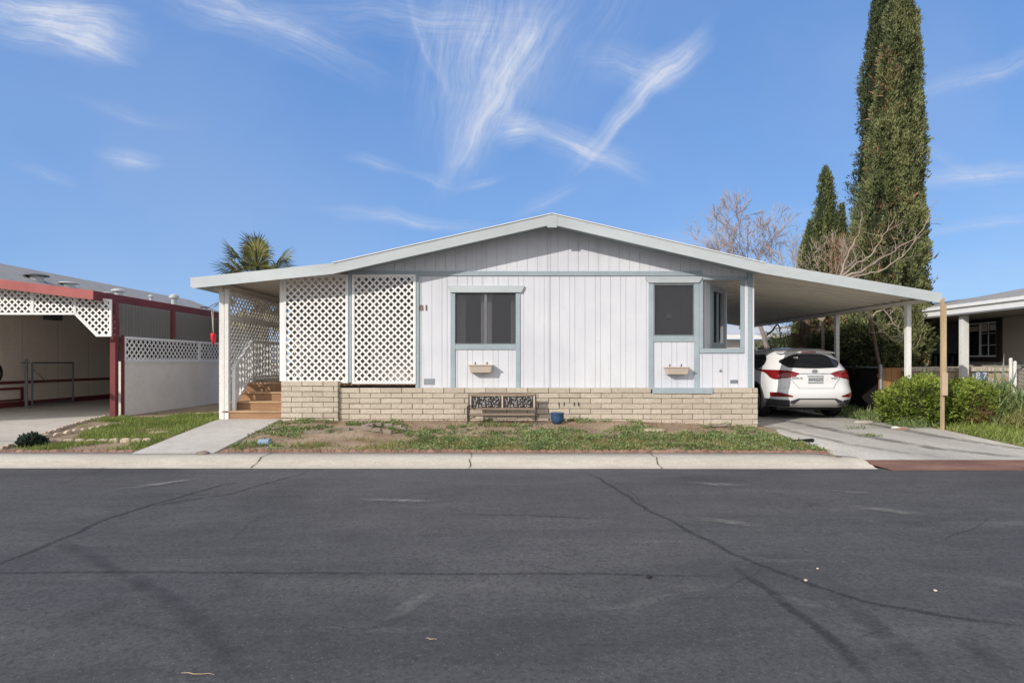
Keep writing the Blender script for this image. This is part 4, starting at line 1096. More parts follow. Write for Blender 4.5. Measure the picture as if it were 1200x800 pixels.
spiky('agave_leaves', (X(1193,12.2),12.2,-.1), 26, 1.3, .28, paint('grey green agave',(.22,.27,.24),.6), 'pale grey agave with stiff blades at the far right', 'plant', .10)
Dd = dof(522,-6.6); me, a = leaf_ball('d', (X(38,Dd),Dd,-.09), .125, 1300, .05, None, None, '', '', seed=9, squash=(1.3,.8,.7))
tag(obj('dark_plant', me, M['darkplant']), 'small dark blue green plant at the end of the lawn edging', 'plant')
for (px, py, lab) in ((1050,492,'white crumpled scrap on the ground by the hedge base'),):
    Dk = 11.4; rockish('scrap', px, py, Dk, .06, .5, M['white'], lab, 'scrap', stretch=1.5)
rockish('clay_tile', 1057, 496, 11.25, .09, .28, paint('terracotta',(.38,.19,.12),.85), 'flat terracotta fragment lying at the hedge base by the driveway', 'clay tile', stretch=1.5)
rockish('concrete_chunk', 1012, 483, 12.4, .14, .35, M['curb'], 'pale concrete chunk on the grass beside the driveway', 'concrete chunk', stretch=1.5)
rockish('rock', 238, 519, dof(533,-4.1), .07, .5, M['rock'], 'brown rock at the walkway end of the red edging', 'rock', stretch=1.3)

# ------------------------------------------------------------------ the car
def car():
    GX, GY, GZ = 6.60, 12.90, -.138
    t = thing('parked_car', 'white crossover car parked under the carport with its rear to the road', 'car', (GX,GY,GZ))
    # z, half width, rear y, front y, corner radius
    SL = [(.27,.84,.17,4.55),(.36,.89,.05,4.64),(.50,.915,.0,4.69),(.62,.92,.0,4.69),(.70,.92,.045,4.68),(.80,.925,.09,4.6),(.92,.92,.10,4.5),(1.0,.905,.115,4.3),
          (1.06,.89,.14,3.95),(1.12,.865,.185,3.5),(1.20,.835,.25,3.28),(1.30,.79,.33,3.02),(1.40,.735,.41,2.78),(1.47,.69,.47,2.6),(1.52,.64,.54,2.42),(1.555,.56,.68,2.2),(1.575,.40,.95,1.9)]
    zs = [s[0] for s in SL]
    def prm(z):
        z = max(zs[0], min(zs[-1], z))
        for i in range(len(zs)-1):
            if z <= zs[i+1]+1e-9:
                # Catmull-like smooth interpolation
                u = (z-zs[i])/(zs[i+1]-zs[i]); p0 = SL[max(i-1,0)]; p1 = SL[i]; p2 = SL[i+1]; p3 = SL[min(i+2,len(SL)-1)]
                out = []
                for k in (1,2,3):
                    m1 = (p2[k]-p0[k])/max(1e-6,(p2[0]-p0[0]))*(p2[0]-p1[0]); m2 = (p3[k]-p1[k])/max(1e-6,(p3[0]-p1[0]))*(p2[0]-p1[0])
                    h = u*u; c = h*u
                    out.append((2*c-3*h+1)*p1[k]+(c-2*h+u)*m1+(-2*c+3*h)*p2[k]+(c-h)*m2)
                return out
    RC = .40
    # v in [0,1] rear centre -> rear corner ; [1,2] corner ; [2,3] side ; [3,4] front corner ; [4,5] front
    def S_(v, z, sgn=1, off=0.):
        def base(v, z):
            w, yr, yf = prm(z); rc = min(RC, w*.6)
            bow = .05
            if v <= 1: x = (w-rc)*v; y = yr+bow*(x/w)**2
            elif v <= 2: a = (v-1)*math.pi/2; y0 = yr+bow*((w-rc)/w)**2; x = w-rc+rc*math.sin(a); y = y0+rc*1.15*(1-math.cos(a))
            elif v <= 3:
                y0 = yr+bow*((w-rc)/w)**2+rc*1.15; y1 = yf-.6; u = v-2; x = w*(1+.0*u)+.012*math.sin(u*math.pi); y = y0+(y1-y0)*u
            elif v <= 4: a = (v-3)*math.pi/2; x = w-rc*(1-math.cos(a)); y = yf-.6+.5*math.sin(a)
            else: u = v-4; x = (w-rc)*(1-u); y = yf-.1+.1*math.sin(u*math.pi/2)
            return Vector((x, y, z))
        p = base(v, z)
        if off:
            e = 1e-3; dv = base(min(v+e,5), z)-base(max(v-e,0), z); dz = base(v, z+e)-base(v, z-e)
            n = dv.cross(dz); n = n.normalized() if n.length else Vector((0,-1,0))
            if n.dot(p-Vector((0,2.3,z))) < 0: n = -n
            p = p+n*off
        return Vector((p.x*sgn, p.y, p.z))
    def vy(yy, z):         # v on the side for a distance behind the rear
        w, yr, yf = prm(z); rc = min(RC, w*.6); y0 = yr+.05*((w-rc)/w)**2+rc*1.15; y1 = yf-.6
        return 2+(yy-y0)/(y1-y0)
    vs = [i/8 for i in range(8)]+[1+i/8 for i in range(8)]+[2+i/60 for i in range(60)]+[3+i/6 for i in range(6)]+[4+i/4 for i in range(5)]
    ring = [(v,1) for v in vs]+[(v,-1) for v in vs[-2:0:-1]]
    zl = [.27,.31,.36,.42,.50,.56,.62,.66,.70,.75,.80,.86,.92,.96,1.0,1.03,1.06,1.09,1.12,1.16,1.20,1.25,1.30,1.35,1.40,1.435,1.47,1.495,1.52,1.54,1.555,1.567,1.575]
    mb = MB(); n = len(ring)
    for z in zl:
        for (v, s_) in ring: mb.v.append(tuple(S_(v,z,s_))); mb.t.append(0)
    for i in range(len(zl)-1):
        for k in range(n): k2 = (k+1) % n; mb.f.append((i*n+k, i*n+k2, (i+1)*n+k2, (i+1)*n+k))
    mb.f.append(tuple(range(n-1,-1,-1)))
    # roof cap
    b = len(mb.v); top = (len(zl)-1)*n; cc = Vector((0,0,0))
    for k in range(n): cc += Vector(mb.v[top+k])
    cc /= n
    for q, dz in ((.6,.012),(.25,.018)):
        for k in range(n): p = Vector(mb.v[top+k]); p = cc.lerp(p, q); p.z = 1.575+dz; mb.v.append(tuple(p)); mb.t.append(0)
    lay = [top, b, b+n]
    for a_, b_ in zip(lay[:-1], lay[1:]):
        for k in range(n): k2 = (k+1) % n; mb.f.append((a_+k,a_+k2,b_+k2,b_+k))
    mb.f.append(tuple(b+n+k for k in range(n)))
    body = obj('body', mb, M['carpaint'], None)
    body.data.shade_smooth()
    cut = MB()
    for yy in (.99, 3.69):
        cut.tube([(-1.2,yy,.36),(1.2,yy,.36)], .415, 40)
    co = obj('cut', cut, M['cladding'])
    md = body.modifiers.new('b','BOOLEAN'); md.operation = 'DIFFERENCE'; md.object = co; md.solver = 'EXACT'
    dg = bpy.context.evaluated_depsgraph_get(); me = bpy.data.meshes.new_from_object(body.evaluated_get(dg))
    body.modifiers.clear(); body.data = me; bpy.data.objects.remove(co); 
    me.materials.clear(); me.materials.append(M['carpaint']); me.materials.append(M['black'])
    for p in me.polygons:
        c = p.center; 
        inside = min((c.y-.99)**2+(c.z-.36)**2, (c.y-3.69)**2+(c.z-.36)**2) < .43**2 and abs(c.x) < .90 and abs(p.normal.x) < .5
        p.material_index = 1 if inside or c.z < .275 else 0
    me.set_sharp_from_angle(angle=R(38))
    body.parent = t
    def patch(name, fn, mat, off=.006, parent=None, nu=24, nv=8, th=.004):
        """fn(u) -> (v, zlo, zhi, sgn); lies just proud of the body"""
        mb = MB()
        for i in range(nu+1):
            v, z0, z1, sg = fn(i/nu)
            for j in range(nv+1): mb.v.append(tuple(S_(v, z0+(z1-z0)*j/nv, sg, off))); mb.t.append(0)
        for i in range(nu):
            for j in range(nv): k = i*(nv+1)+j; mb.f.append((k,k+nv+1,k+nv+2,k+1))
        o = obj(name, mb, mat, None, smooth=True); o.parent = parent or t; return o
    def sym(u, vm):        # -vm..vm across the rear
        q = (u*2-1)*vm; return abs(q), (1 if q >= 0 else -1)
    def rearwin(u):
        v, s_ = sym(u, 1.42); e = v/1.42
        return v, 1.115+.035*e**2+.10*max(0,e-.8)/.2*1.0, 1.44-.03*e**2-.12*max(0,e-.72)/.28, s_
    rw = patch('rear_window', rearwin, M['carglass'], .005, nu=48)
    def tg(u): v, s_ = sym(u, .98); return v, .992, 1.012, s_
    patch('chrome_strip', tg, M['chrome'], .008, nu=30, nv=2)
    for s_ in (-1, 1):
        def tl(u):
            v = .66+u*(2.16-.66)      # inner tip to side tip
            if v < 1.3: z0, z1 = .998-.095*min(1,(v-.66)/.5)**.8, 1.002+.07*min(1,(v-.66)/.5)**.8
            else:
                q = (v-1.3)/(2.16-1.3); z0 = .90-.05*math.sin(min(1,q*1.6)*math.pi)+.17*q**1.3; z1 = 1.075+.015*q
            return v, z0, max(z1, z0+.004), s_
        L_ = patch('tail_light', tl, M['redlens'], .010, nu=30)
        def tl2(u):
            v = .80+u*.62; return v, .935-.01*u, .975, s_
        patch('lens_bar', tl2, M['brightlens'], .013, parent=L_, nu=12, nv=2)
        def rf_(u):
            v = 1.02+u*.75; m = .555+.0*u; h = .045*min(1, (u+.05)*1.8); return v, .505+.0*u, .505+.02+h*1.6, s_
        patch('rear_reflector', rf_, M['redlens'], .008, nu=14, nv=3)
        def sw(u):
            yy = .62+u*(2.70-.62); zt = 1.44 if yy > 1.0 else 1.44; v = vy(yy, 1.25)
            lo = 1.06+.01*0; lo = 1.09+.20*max(0,(1.05-yy)/.43)**1.2; hi = 1.43-.10*max(0,(.9-yy)/.28)**1.5-.33*max(0,(yy-2.35)/.35)
            return v, lo, max(hi, lo+.005), s_
        sd = patch('side_window', sw, M['carglass'], .006, nu=40)
        def pil(u): yy = 1.62+u*.07; return vy(yy,1.25), 1.07, 1.45, s_
        patch('pillar', pil, M['black'], .008, parent=sd, nu=3)
        def clad(u): v = 1.45+u*(3.0-1.45); return v, .275, .40 if v > 1.9 else .40+.06*0, s_
        # side cladding in three runs between the wheels
        for (ya, yb_) in ((.60,.60),(1.42,3.26)):
            if yb_ > ya:
                patch('side_cladding', (lambda u, ya=ya, yb_=yb_: (vy(ya+u*(yb_-ya),.35), .275, .42, s_)), M['cladding'], .008, nu=20, nv=3)
        patch('corner_cladding', (lambda u: (1.12+u*(vy(.55,.4)-1.12), .285, .455-.02*(1-u), s_)), M['cladding'], .008, nu=14, nv=3)
        # arch lips
        for yy in (.99,3.69):
            ml = MB(); pts = []
            for k in range(21):
                a = math.pi*(k/20)*1.12-.19
                y_ = yy-.425*math.cos(a); z_ = .36+.425*math.sin(a)
                if z_ < .28: continue
                p = S_(max(1.2, min(3.4, vy(y_, z_))), z_, s_, .0); pts.append((p.x+.004*s_, y_, z_))
            ml.tube(pts, .022, 6); o = obj('wheel_arch', ml, M['cladding']); o.parent = t
        for yy in (.99,3.69):
            cxw = .80*s_
            wm = thing_part = MB(); ty = MB(); prof = [(.20,-.11),(.30,-.115),(.345,-.105),(.362,-.07),(.365,0),(.362,.07),(.345,.105),(.30,.115),(.20,.11)]
            nseg = 36
            for (r_, xo) in prof:
                for k in range(nseg): a = 2*math.pi*k/nseg; ty.v.append((cxw+xo, yy+r_*math.cos(a), .365+r_*math.sin(a))); ty.t.append(0)
            for i in range(len(prof)-1):
                for k in range(nseg): k2 = (k+1) % nseg; ty.f.append((i*nseg+k,i*nseg+k2,(i+1)*nseg+k2,(i+1)*nseg+k))
            wh = obj('wheel', ty, M['rubber']); wh.parent = t; wh.data.shade_smooth()
            ri = MB(); ri.tube([(cxw+.06*s_,yy,.365),(cxw+.075*s_,yy,.365)], .235, 30)
            for k in range(10):
                a = 2*math.pi*k/10; ri.beam((cxw+.085*s_, yy+.04*math.cos(a), .365+.04*math.sin(a)), (cxw+.09*s_, yy+.22*math.cos(a), .365+.22*math.sin(a)), .035, .02, up=(1,0,0))
            ro = obj('rim', ri, M['rim']); ro.parent = wh
        mm = MB(); b2 = (.98*s_, 3.02, 1.10); mm.hexa([(.90*s_,2.98,1.05),(1.10*s_,3.0,1.06),(1.10*s_,3.10,1.06),(.90*s_,3.14,1.05),(.90*s_,2.98,1.16),(1.10*s_,3.0,1.18),(1.08*s_,3.08,1.18),(.90*s_,3.12,1.16)])
        o = obj('side_mirror', mm, M['carpaint'], None, bevel=.02); o.parent = t
        for (ya, yb_) in ((1.50,1.68),(2.45,2.63)):
            hm_ = MB(); p = S_(vy(ya,.98),.98,s_,.025); q = S_(vy(yb_,.98),.98,s_,.025); hm_.beam(p, q, .03, .03); o = obj('door_handle', hm_, M['chrome']); o.parent = t
        sl = MB(); ss = [S_(vy(y_,1.52),1.545,s_,.0) for y_ in (.95,1.1,1.6,2.1,2.3)]
        ss = [Vector((p.x*.96, y_, 1.575 if 0 < i < 4 else 1.545)) for i, (p, y_) in enumerate(zip(ss,(.95,1.1,1.6,2.1,2.3)))]
        sl.tube([tuple(v_) for v_ in ss], .013, 6); o = obj('roof_rail', sl, M['cladding']); o.parent = t
        # tailgate shut line
        ln = MB(); pts = [S_(1.02, .97-.0, s_, .004)]+[S_(1.02-.10*k, .90-.07*k, s_, .004) for k in range(0,3)]+[S_(.72,.69,s_,.004)]
        ln.tube([tuple(p) for p in pts], .004, 4); o = obj('shut_line', ln, M['galvdull']); o.parent = t
    ln = MB(); ln.tube([tuple(S_(abs(q), .685, 1 if q >= 0 else -1, .003)) for q in [(-.74+1.48*i/20) for i in range(21)]], .004, 4); o = obj('shut_line', ln, M['galvdull']); o.parent = t
    # spoiler
    sp = MB(); m_ = 20
    for i in range(m_+1):
        q = -1+2*i/m_; x = q*.62; yb_ = .40+.06*q*q
        for (dy, dz) in ((0,-.012),(0,.012),(.16,.045),(.40,.062),(.42,-.0)): sp.v.append((x, yb_+dy, 1.478-.02*q*q+dz)); sp.t.append(0)
    for i in range(m_):
        for j in range(5): a = i*5+j; b_ = i*5+(j+1) % 5; sp.f.append((a,b_,b_+5,a+5))
    sp.f.append((4,3,2,1,0)); sp.f.append(tuple(m_*5+j for j in range(5)))
    o = obj('spoiler', sp, M['carpaint'], None, smooth=False); o.parent = t
    br = MB(); br.box(-.16,.16,.392,.399,1.468,1.488); o2_ = obj('brake_light', br, M['redlens']); o2_.parent = o
    # bumper insert: dark band then silver plate
    def band(u):
        v, s_ = sym(u, 1.10); e = v/1.10; return v, .36-.0*e, .475-.06*max(0,e-.72)/.28, s_
    patch('bumper_band', band, M['cladding'], .007, nu=40, nv=4)
    def sil(u):
        v, s_ = sym(u, 1.04); e = v/1.04; return v, .285+.02*e*e, max(.31,.448-.115*max(0,e-.70)/.30), s_
    patch('bumper_insert', sil, M['diffuser'], .014, nu=40, nv=4)
    for xo in (.50,.61):
        ex = MB(); pr = [(xo,.02,.335),(xo+.02,.25,.345)]; ex.tube(pr, [.042,.042], 14); o = obj('exhaust_pipe', ex, M['chrome'], smooth=False); o.parent = t
        ex = MB(); ex.tube([(xo-.0005,.0185,.335),(xo+.001,.03,.335)], .033, 14); o3 = obj('pipe_bore', ex, M['black']); o3.parent = o
    # plate, emblem and lettering
    yp = prm(.87)[1]-.012
    pl = MB(); pl.box(-.16,.16,yp-.01,yp+.02,.80,.945); o = obj('licence_plate', pl, M['plate'], bevel=.004); o.parent = t
    pf = MB(); pf.box(-.17,.17,yp-.004,yp+.03,.79,.797); pf.box(-.17,.17,yp-.004,yp+.03,.948,.957); oq = obj('plate_frame', pf, M['cladding']); oq.parent = t
    ex = text_obj('plate_digits', 'BWKG275', .085, M['platetext'], None, (0,yp-.013,.872), ext=.001, sx=.82); ex.parent = o
    ye = prm(1.06)[1]-.02
    em = MB(); pts = [(.062*math.cos(a), ye, 1.055+.034*math.sin(a)) for a in [2*math.pi*k/24 for k in range(25)]]
    em.tube(pts, .0055, 6); em.beam((-.032,ye,1.031),(-.018,ye,1.080),.012,.010,up=(0,1,0)); em.beam((.018,ye,1.031),(.032,ye,1.080),.012,.010,up=(0,1,0)); em.beam((-.026,ye,1.050),(.026,ye,1.061),.010,.010,up=(0,1,0))
    o = obj('emblem', em, M['galvdull']); o.parent = t
    q = S_(.72,.905,-1,.008); ex = text_obj('badge_lettering', 'SANTA FE', .042, M['galvdull'], None, (q.x-.02,q.y-.006,.905), ext=.002, sx=1.25); ex.parent = t
    q = S_(.80,.905,1,.008); ex = text_obj('badge_lettering', 'SPORT', .038, M['galvdull'], None, (q.x+.0,q.y-.008,.905), ext=.002, sx=1.25); ex.parent = t
    wp_ = MB(); wp_.tube([(.05,.235,1.15),(-.02,.232,1.165),(.38,.26,1.185)], .008, 6); wp_.tube([(.05,.21,1.13),(.05,.25,1.16)], .022, 8); o = obj('rear_wiper', wp_, M['cladding']); o.parent = t
    # the inside of a sticker on the rear glass
    p = S_(.62,1.36,-1,.009); st_ = MB(); st_.poly([tuple(S_(.95,1.33,-1,.009)),tuple(S_(.70,1.33,-1,.009)),tuple(S_(.70,1.375,-1,.009)),tuple(S_(.95,1.375,-1,.009))]); o = obj('window_sticker', st_, M['plate']); o.parent = rw
    un = MB(); un.box(-.72,.72,.35,4.3,.2,.29); o = obj('underbody', un, M['black']); o.parent = t
    t.rotation_euler.z = R(0)
car()

# ------------------------------------------------------------------ left neighbour
ln = thing('neighbour_house', 'cream house with red trim and grey shingle roof at the far left', 'house', (-14,16,0))
wx = -12.8
mb = MB(); mb.box(wx-.15,wx,9,26,-.06,3.0); obj('wall', mb, M['cream'], ln)
mb = MB()
for y_ in [9.5+1.22*i for i in range(13)]: mb.box(wx+.0005,wx+.006,y_,y_+.012,-.04,2.95)
obj('wall_batten', mb, M['planter'], ln)
mb = MB(); mb.box(wx+.001,wx+.03,9,26,.56,.63); mb.box(wx+.001,wx+.03,9,26,-.05,.10); obj('red_trim', mb, M['darkred'], ln)
mb = MB(); y0,y1 = 13.2,15.6
mb.box(wx+.031,wx+.05,y0,y1,.12,.17); mb.box(wx+.031,wx+.05,y0,y1,.41,.47); mb.box(wx+.031,wx+.05,y1-.08,y1,.171,.409); obj('panel_frame', mb, M['darkred'], ln)
mb = MB(); slab(mb, -14.55, 3.92, -12.25, 3.02, 9, 27, .1); slab(mb, -17, 2.95, -14.551, 3.92, 9, 27, .1); obj('roof', mb, M['shingle'], ln)
mb = MB(); mb.box(wx+.001,wx+.2,16.3,16.75,2.28,2.48); obj('wall_cooler', mb, M['ventdark'], ln)
def rvent(px, py, r_, h, dark, label):
    # stands on the neighbour slope: plane z = 3.92-(x+14.55)*.391 ; solve along the sight line
    u, v = (px-600)/F, (424-py)/F
    D = (3.92-14.55*.3913-EYE)/(v+.3913*u); D = max(10, min(26, D)); x_, z_ = u*D, EYE+v*D
    t = thing('roof_vent', label, 'roof vent', (x_,D,z_), 'metal vents on the left roof')
    mb = MB(); mb.lathe((x_,D,z_-.08), [(r_*.55,0),(r_*.55,h*.6+.08)], 12); obj('pipe', mb, M['vent'], t)
    mb = MB(); mb.lathe((x_,D,z_+h*.6), [(r_*.7,0),(r_,.01),(r_*.95,h*.25),(r_*.5,h*.4)], 14); obj('cap', mb, M['ventdark'] if dark else M['vent'], t)
rvent(43,328,.30,.16,True,'wide dark domed vent on the left shingle roof, leftmost')
rvent(81,336,.27,.14,False,'low pale domed vent on the roof, second from the left')
rvent(127,346,.16,.10,False,'small flat vent on the roof just above the red corner')
rvent(139,347,.22,.24,False,'pale round turbine vent on the roof behind the red corner post')
rvent(177,352,.10,.20,False,'thin metal vent pipe on the left roof, middle of the red beam')
rvent(204,357,.18,.40,False,'tallest vent stack on the left roof with stacked cap')
rvent(240,362,.20,.10,True,'lowest small vent at the far right end of the left roof')
lc = thing('neighbour_carport', 'red trimmed carport with white lattice valance left of the home', 'carport', (-10,14,0))
cz = lambda x: lerp(2.58, 3.08, (-8.63-x)/3.9)
mb = MB(); slab(mb, -12.55, cz(-12.55)-.01, -8.66, 2.56, 12.33, 20.5, .03); obj('roof_pan', mb, M['soffit'], lc)
mb = MB(); mb.hexa([(-12.6,12.3,cz(-12.6)-.2),(-8.63,12.3,2.40),(-8.63,12.33,2.40),(-12.6,12.33,cz(-12.6)-.2),(-12.6,12.3,cz(-12.6)),(-8.63,12.3,2.59),(-8.63,12.33,2.59),(-12.6,12.33,cz(-12.6))]); obj('fascia', mb, M['red'], lc)
mb = MB(); mb.box(-8.66,-8.629,12.331,20.5,2.40,2.588); obj('side_fascia', mb, M['darkred'], lc)
mb = MB(); mb.box(-8.60,-8.48,12.77,12.88,-.06,2.40); obj('post', mb, M['darkred'], lc, bevel=.005)
mb = MB(); mb.box(-8.50,-8.455,12.98,13.04,-.06,1.70); obj('post', mb, M['darkred'], lc)
mb = MB(); mb.box(-8.60,-8.50,14.95,15.09,1.68,2.40); obj('post', mb, M['darkred'], lc)
mb = MB(); mb.box(-8.60,-8.50,17.4,17.54,1.68,2.40); obj('post', mb, M['darkred'], lc)
mb = MB(); mb.beam((-9.25,12.86,2.48),(-8.55,12.86,1.95),.06,.08,up=(0,1,0)); obj('brace', mb, M['darkred'], lc)
mb = MB(); mb.box(-12.78,-8.66,19.5,19.56,-.04,2.5); obj('added_backdrop', mb, paint('dark added backdrop',(.24,.215,.19),.9,.2), lc)  # added dark panel, keeps the view through the lattice dim
yl = 12.62; zb = Z(367.5,yl)
to3 = lambda a, b: (a, yl, b)
xa, xb_ = -12.5, X(90,yl); zt = lambda x: cz(x)-.16
m1 = lattice([(xa,zb),(X(38,yl),zb),(X(38,yl),zt(X(38,yl))),(xa,zt(xa))], to3, (0,-1,0), .036, .098, .008, .045)
m1 = lattice([(X(38,yl)+.02,zb),(X(88,yl),zb),(X(88,yl),zt(X(88,yl))),(X(38,yl)+.02,zt(X(38,yl)+.02))], to3, (0,-1,0), .036, .098, .008, .045, mb=m1)
obj('lattice_valance', m1, M['white'], lc)
m1 = lattice([(X(88.5,yl),zb),(X(114,yl),Z(393,yl)),(X(130,yl),Z(393,yl)),(X(130,yl),zt(X(130,yl))),(X(88.5,yl),zt(X(88.5,yl)))], to3, (0,-1,0), .036, .098, .008, .045)
obj('lattice_bracket', m1, M['white'], lc)
mb = MB(); n = 300
for (ya, yb_) in ((13.0,14.95),(15.1,17.39),(17.55,20.3)):
    k = int((yb_-ya)/.019)
    for i in range(k):
        u0, u1 = ya+(yb_-ya)*i/k, ya+(yb_-ya)*(i+1)/k
        q0, q1 = .030*math.sin(i*2*math.pi/6), .030*math.sin((i+1)*2*math.pi/6)
        mb.poly([(-8.55+q0,u0,1.66),(-8.55+q1,u1,1.66),(-8.55+q1,u1,2.40),(-8.55+q0,u0,2.40)])
obj('corrugated_screen', mb, M['corr'], lc)
lw = thing('side_wall', 'low white stucco wall topped with white lattice beside the left lawn', 'wall', (-8.5,15,0))
mb = MB(); mb.box(-8.62,-8.48,13.06,20.3,-.08,1.10); obj('stucco_panel', mb, M['stucco'], lw)
mb = MB(); mb.box(-8.63,-8.47,13.06,20.3,1.101,1.13); obj('cap_rail', mb, M['white'], lw)
mb = lattice([(13.1,1.16),(16.2,1.16),(16.2,1.655),(13.1,1.655)], lambda a,b: (-8.50,a,b), (1,0,0), .032, .115, .006, .05)
mb = lattice([(16.26,1.16),(20.2,1.16),(20.2,1.655),(16.26,1.655)], lambda a,b: (-8.50,a,b), (1,0,0), .032, .115, .006, .05, mb=mb)
obj('lattice_top', mb, M['white'], lw)
def mesh_wire(mb, a, b, z0, z1, gap=.06, r_=.0025):
    a = Vector((*a,0)); b = Vector((*b,0)); L = (b-a).length; H = z1-z0
    for sg in (1,-1):
        s_ = -H
        while s_ < L:
            u0, u1 = s_, s_+H; v0, v1 = 0, H
            if u0 < 0: v0 = -u0; u0 = 0
            if u1 > L: v1 = H-(u1-L); u1 = L
            if v1 > v0:
                zz0, zz1 = (z0+v0, z0+v1) if sg > 0 else (z1-v0, z1-v1)
                p, q = a.lerp(b,u0/L), a.lerp(b,u1/L); mb.tube([(p.x,p.y,zz0),(q.x,q.y,zz1)], r_, 3, cap=False)
            s_ += gap
gt = thing('chain_link_gate', 'grey chain link gate swung open against the cream wall at left', 'gate', (-12.2,15.6,0))
ga, gb = (-12.25,15.25), (-12.38,16.85)
mb = MB(); mb.tube([(ga[0],ga[1]-.18,-.05),(ga[0],ga[1]-.18,1.2)], .035, 10); mb.tube([(ga[0],ga[1]-.35,1.1),(ga[0],ga[1]-.1,1.1)],.015,6); obj('gate_post', mb, M['galvdull'], gt)
mb = MB(); zb_, zt_ = .02, 1.10
for p, q in (((*ga,zb_),(*ga,zt_)),((*gb,zb_),(*gb,zt_)),((*ga,zt_),(*gb,zt_)),((*ga,zb_),(*gb,zb_))): mb.tube([p,q], .022, 8)
mb.tube([(*ga,.95),(-12.29,15.75,.62)], .01, 6); obj('gate_frame', mb, M['galvdull'], gt)
mb = MB(); mesh_wire(mb, ga, gb, .02, 1.10, .11, .002); obj('wire_mesh', mb, M['galvdull'], gt)
hr = MB(); pts = [(wx+.06, 14.75+.17*math.cos(a), .85+.22*math.sin(a)) for a in [2*math.pi*k/20 for k in range(21)]]; hr.tube(pts, .022, 6); pts = [(wx+.09, 14.72+.14*math.cos(a), .82+.19*math.sin(a)) for a in [2*math.pi*k/20 for k in range(21)]]; hr.tube(pts, .02, 6)
tag(obj('garden_hose', hr, M['black']), 'coiled dark garden hose hanging on the cream wall at far left', 'hose')

# ------------------------------------------------------------------ right neighbour
rn = thing('neighbour_house', 'beige house with white eave and dark framed window behind the right hedge', 'house', (13,14,0))
mb = MB(); mb.box(11.5,11.6,9.5,15.4,-.15,2.3); mb.box(11.6,12.5,15.3,15.4,-.15,2.3); obj('wall', mb, M['beige'], rn)
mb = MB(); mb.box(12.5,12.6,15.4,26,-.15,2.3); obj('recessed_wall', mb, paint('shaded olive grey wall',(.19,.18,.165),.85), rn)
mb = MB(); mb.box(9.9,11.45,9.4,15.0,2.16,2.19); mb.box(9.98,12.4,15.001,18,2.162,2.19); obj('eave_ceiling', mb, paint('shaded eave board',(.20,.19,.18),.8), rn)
mb = MB(); mb.box(9.93,9.97,9.4,14.9,2.20,2.385); mb.box(9.88,9.929,9.4,14.9,2.33,2.40); obj('gutter', mb, M['white'], rn)
mb = MB(); slab(mb, 9.9, 2.41, 14.2, 3.22, 9.4, 15.1, .08); slab(mb, 14.201,3.22, 18, 2.4, 9.4,15.1,.08); slab(mb, 10.6, 2.5, 14.2, 3.1, 15.101, 24, .08); obj('roof', mb, M['shingle'], rn)
for (yy) in (13.35, 10.6):
    mb = MB(); mb.box(10.03,10.17,yy-.06,yy+.06,-.15,2.20); obj('porch_post', mb, M['white_worn'], rn, bevel=.004)
y0, y1, z0, z1 = 14.12, 15.17, Z(418,14.6), Z(378,14.6)
mb = MB(); mb.box(11.44,11.498,y0-.12,y1+.12,z1,z1+.11); mb.box(11.44,11.498,y0-.12,y1+.12,z0-.11,z0); mb.box(11.44,11.498,y0-.12,y0,z0+.001,z1-.001); mb.box(11.44,11.498,y1,y1+.12,z0+.001,z1-.001); wn = obj('window', mb, M['darkframe'], rn)
mb = MB(); t_ = .035
mb.box(11.465,11.49,y0,y0+t_,z0,z1); mb.box(11.465,11.49,y1-t_,y1,z0,z1); mb.box(11.466,11.49,y0+t_,y1-t_,z0,z0+t_); mb.box(11.466,11.49,y0+t_,y1-t_,z1-t_,z1); mb.box(11.467,11.49,(y0+y1)/2-.02,(y0+y1)/2+.02,z0+t_,z1-t_)
for k in (1,2): mb.box(11.475,11.488,y0+t_,(y0+y1)/2-.02,z0+(z1-z0)*k/3,z0+(z1-z0)*k/3+.012)
mb.box(11.475,11.488,y0+.27,y0+.282,z0+t_,z1-t_); obj('sash', mb, M['white'], wn)
mb = MB(); mb.box(11.491,11.497,y0+.001,y1-.001,z0+.001,z1-.001); obj('pane', mb, M['nglass'], wn)
mb = MB(); mb.box(11.4895,11.4905,y0+.06,y0+.25,z1-.2,z1-.06); mb.box(11.4895,11.4905,y0+.32,y0+.50,z1-.22,z1-.05); mb.box(11.4895,11.4905,y0+.6,y1-.05,z1-.2,z1-.08); obj('valance', mb, M['planter'], wn)
rg = thing('porch_railing', 'dark wooden porch railing behind the stone wall on the right', 'railing', (11,15.6,0))
mb = MB(); mb.box(9.9,12.4,15.62,15.68,1.28,1.34); mb.box(9.9,12.4,15.62,15.68,.75,.79); obj('rail', mb, M['darkwood'], rg)
for i in range(17): mb = MB(); mb.box(9.95+i*.15,10.0+i*.15,15.63,15.67,.7901,1.279); obj('baluster', mb, M['darkwood'], rg)
sw_ = thing('stone_wall', 'low mixed stone wall with pebbled cap in front of the right house', 'stone wall', (10.1,13.6,0))
mb = MB(); mb.box(X(1068,13.6),X(1182,13.6),13.6,13.85,-.15,.90); obj('facing', mb, M['stone'], sw_)
mb = MB(); xa, xb_ = X(1066,13.6), X(1183,13.6); kk = 26
for i in range(kk):
    a = xa+(xb_-xa)*i/kk; b_ = xa+(xb_-xa)*(i+1)/kk-.004; h_ = random.uniform(.08,.115); y_ = 13.54+random.uniform(-.015,.015); mb.box(a,b_,y_,13.90,.901,.901+h_,random.random())
obj('cap', mb, M['block'], sw_, bevel=.012)
ns = thing('number_tiles', 'small blue number tiles mounted on the stone wall at right', 'number sign', (X(1151,13.6),13.59,Z(440,13.6)))
cxs = X(1151,13.55); czs = Z(440.5,13.55)
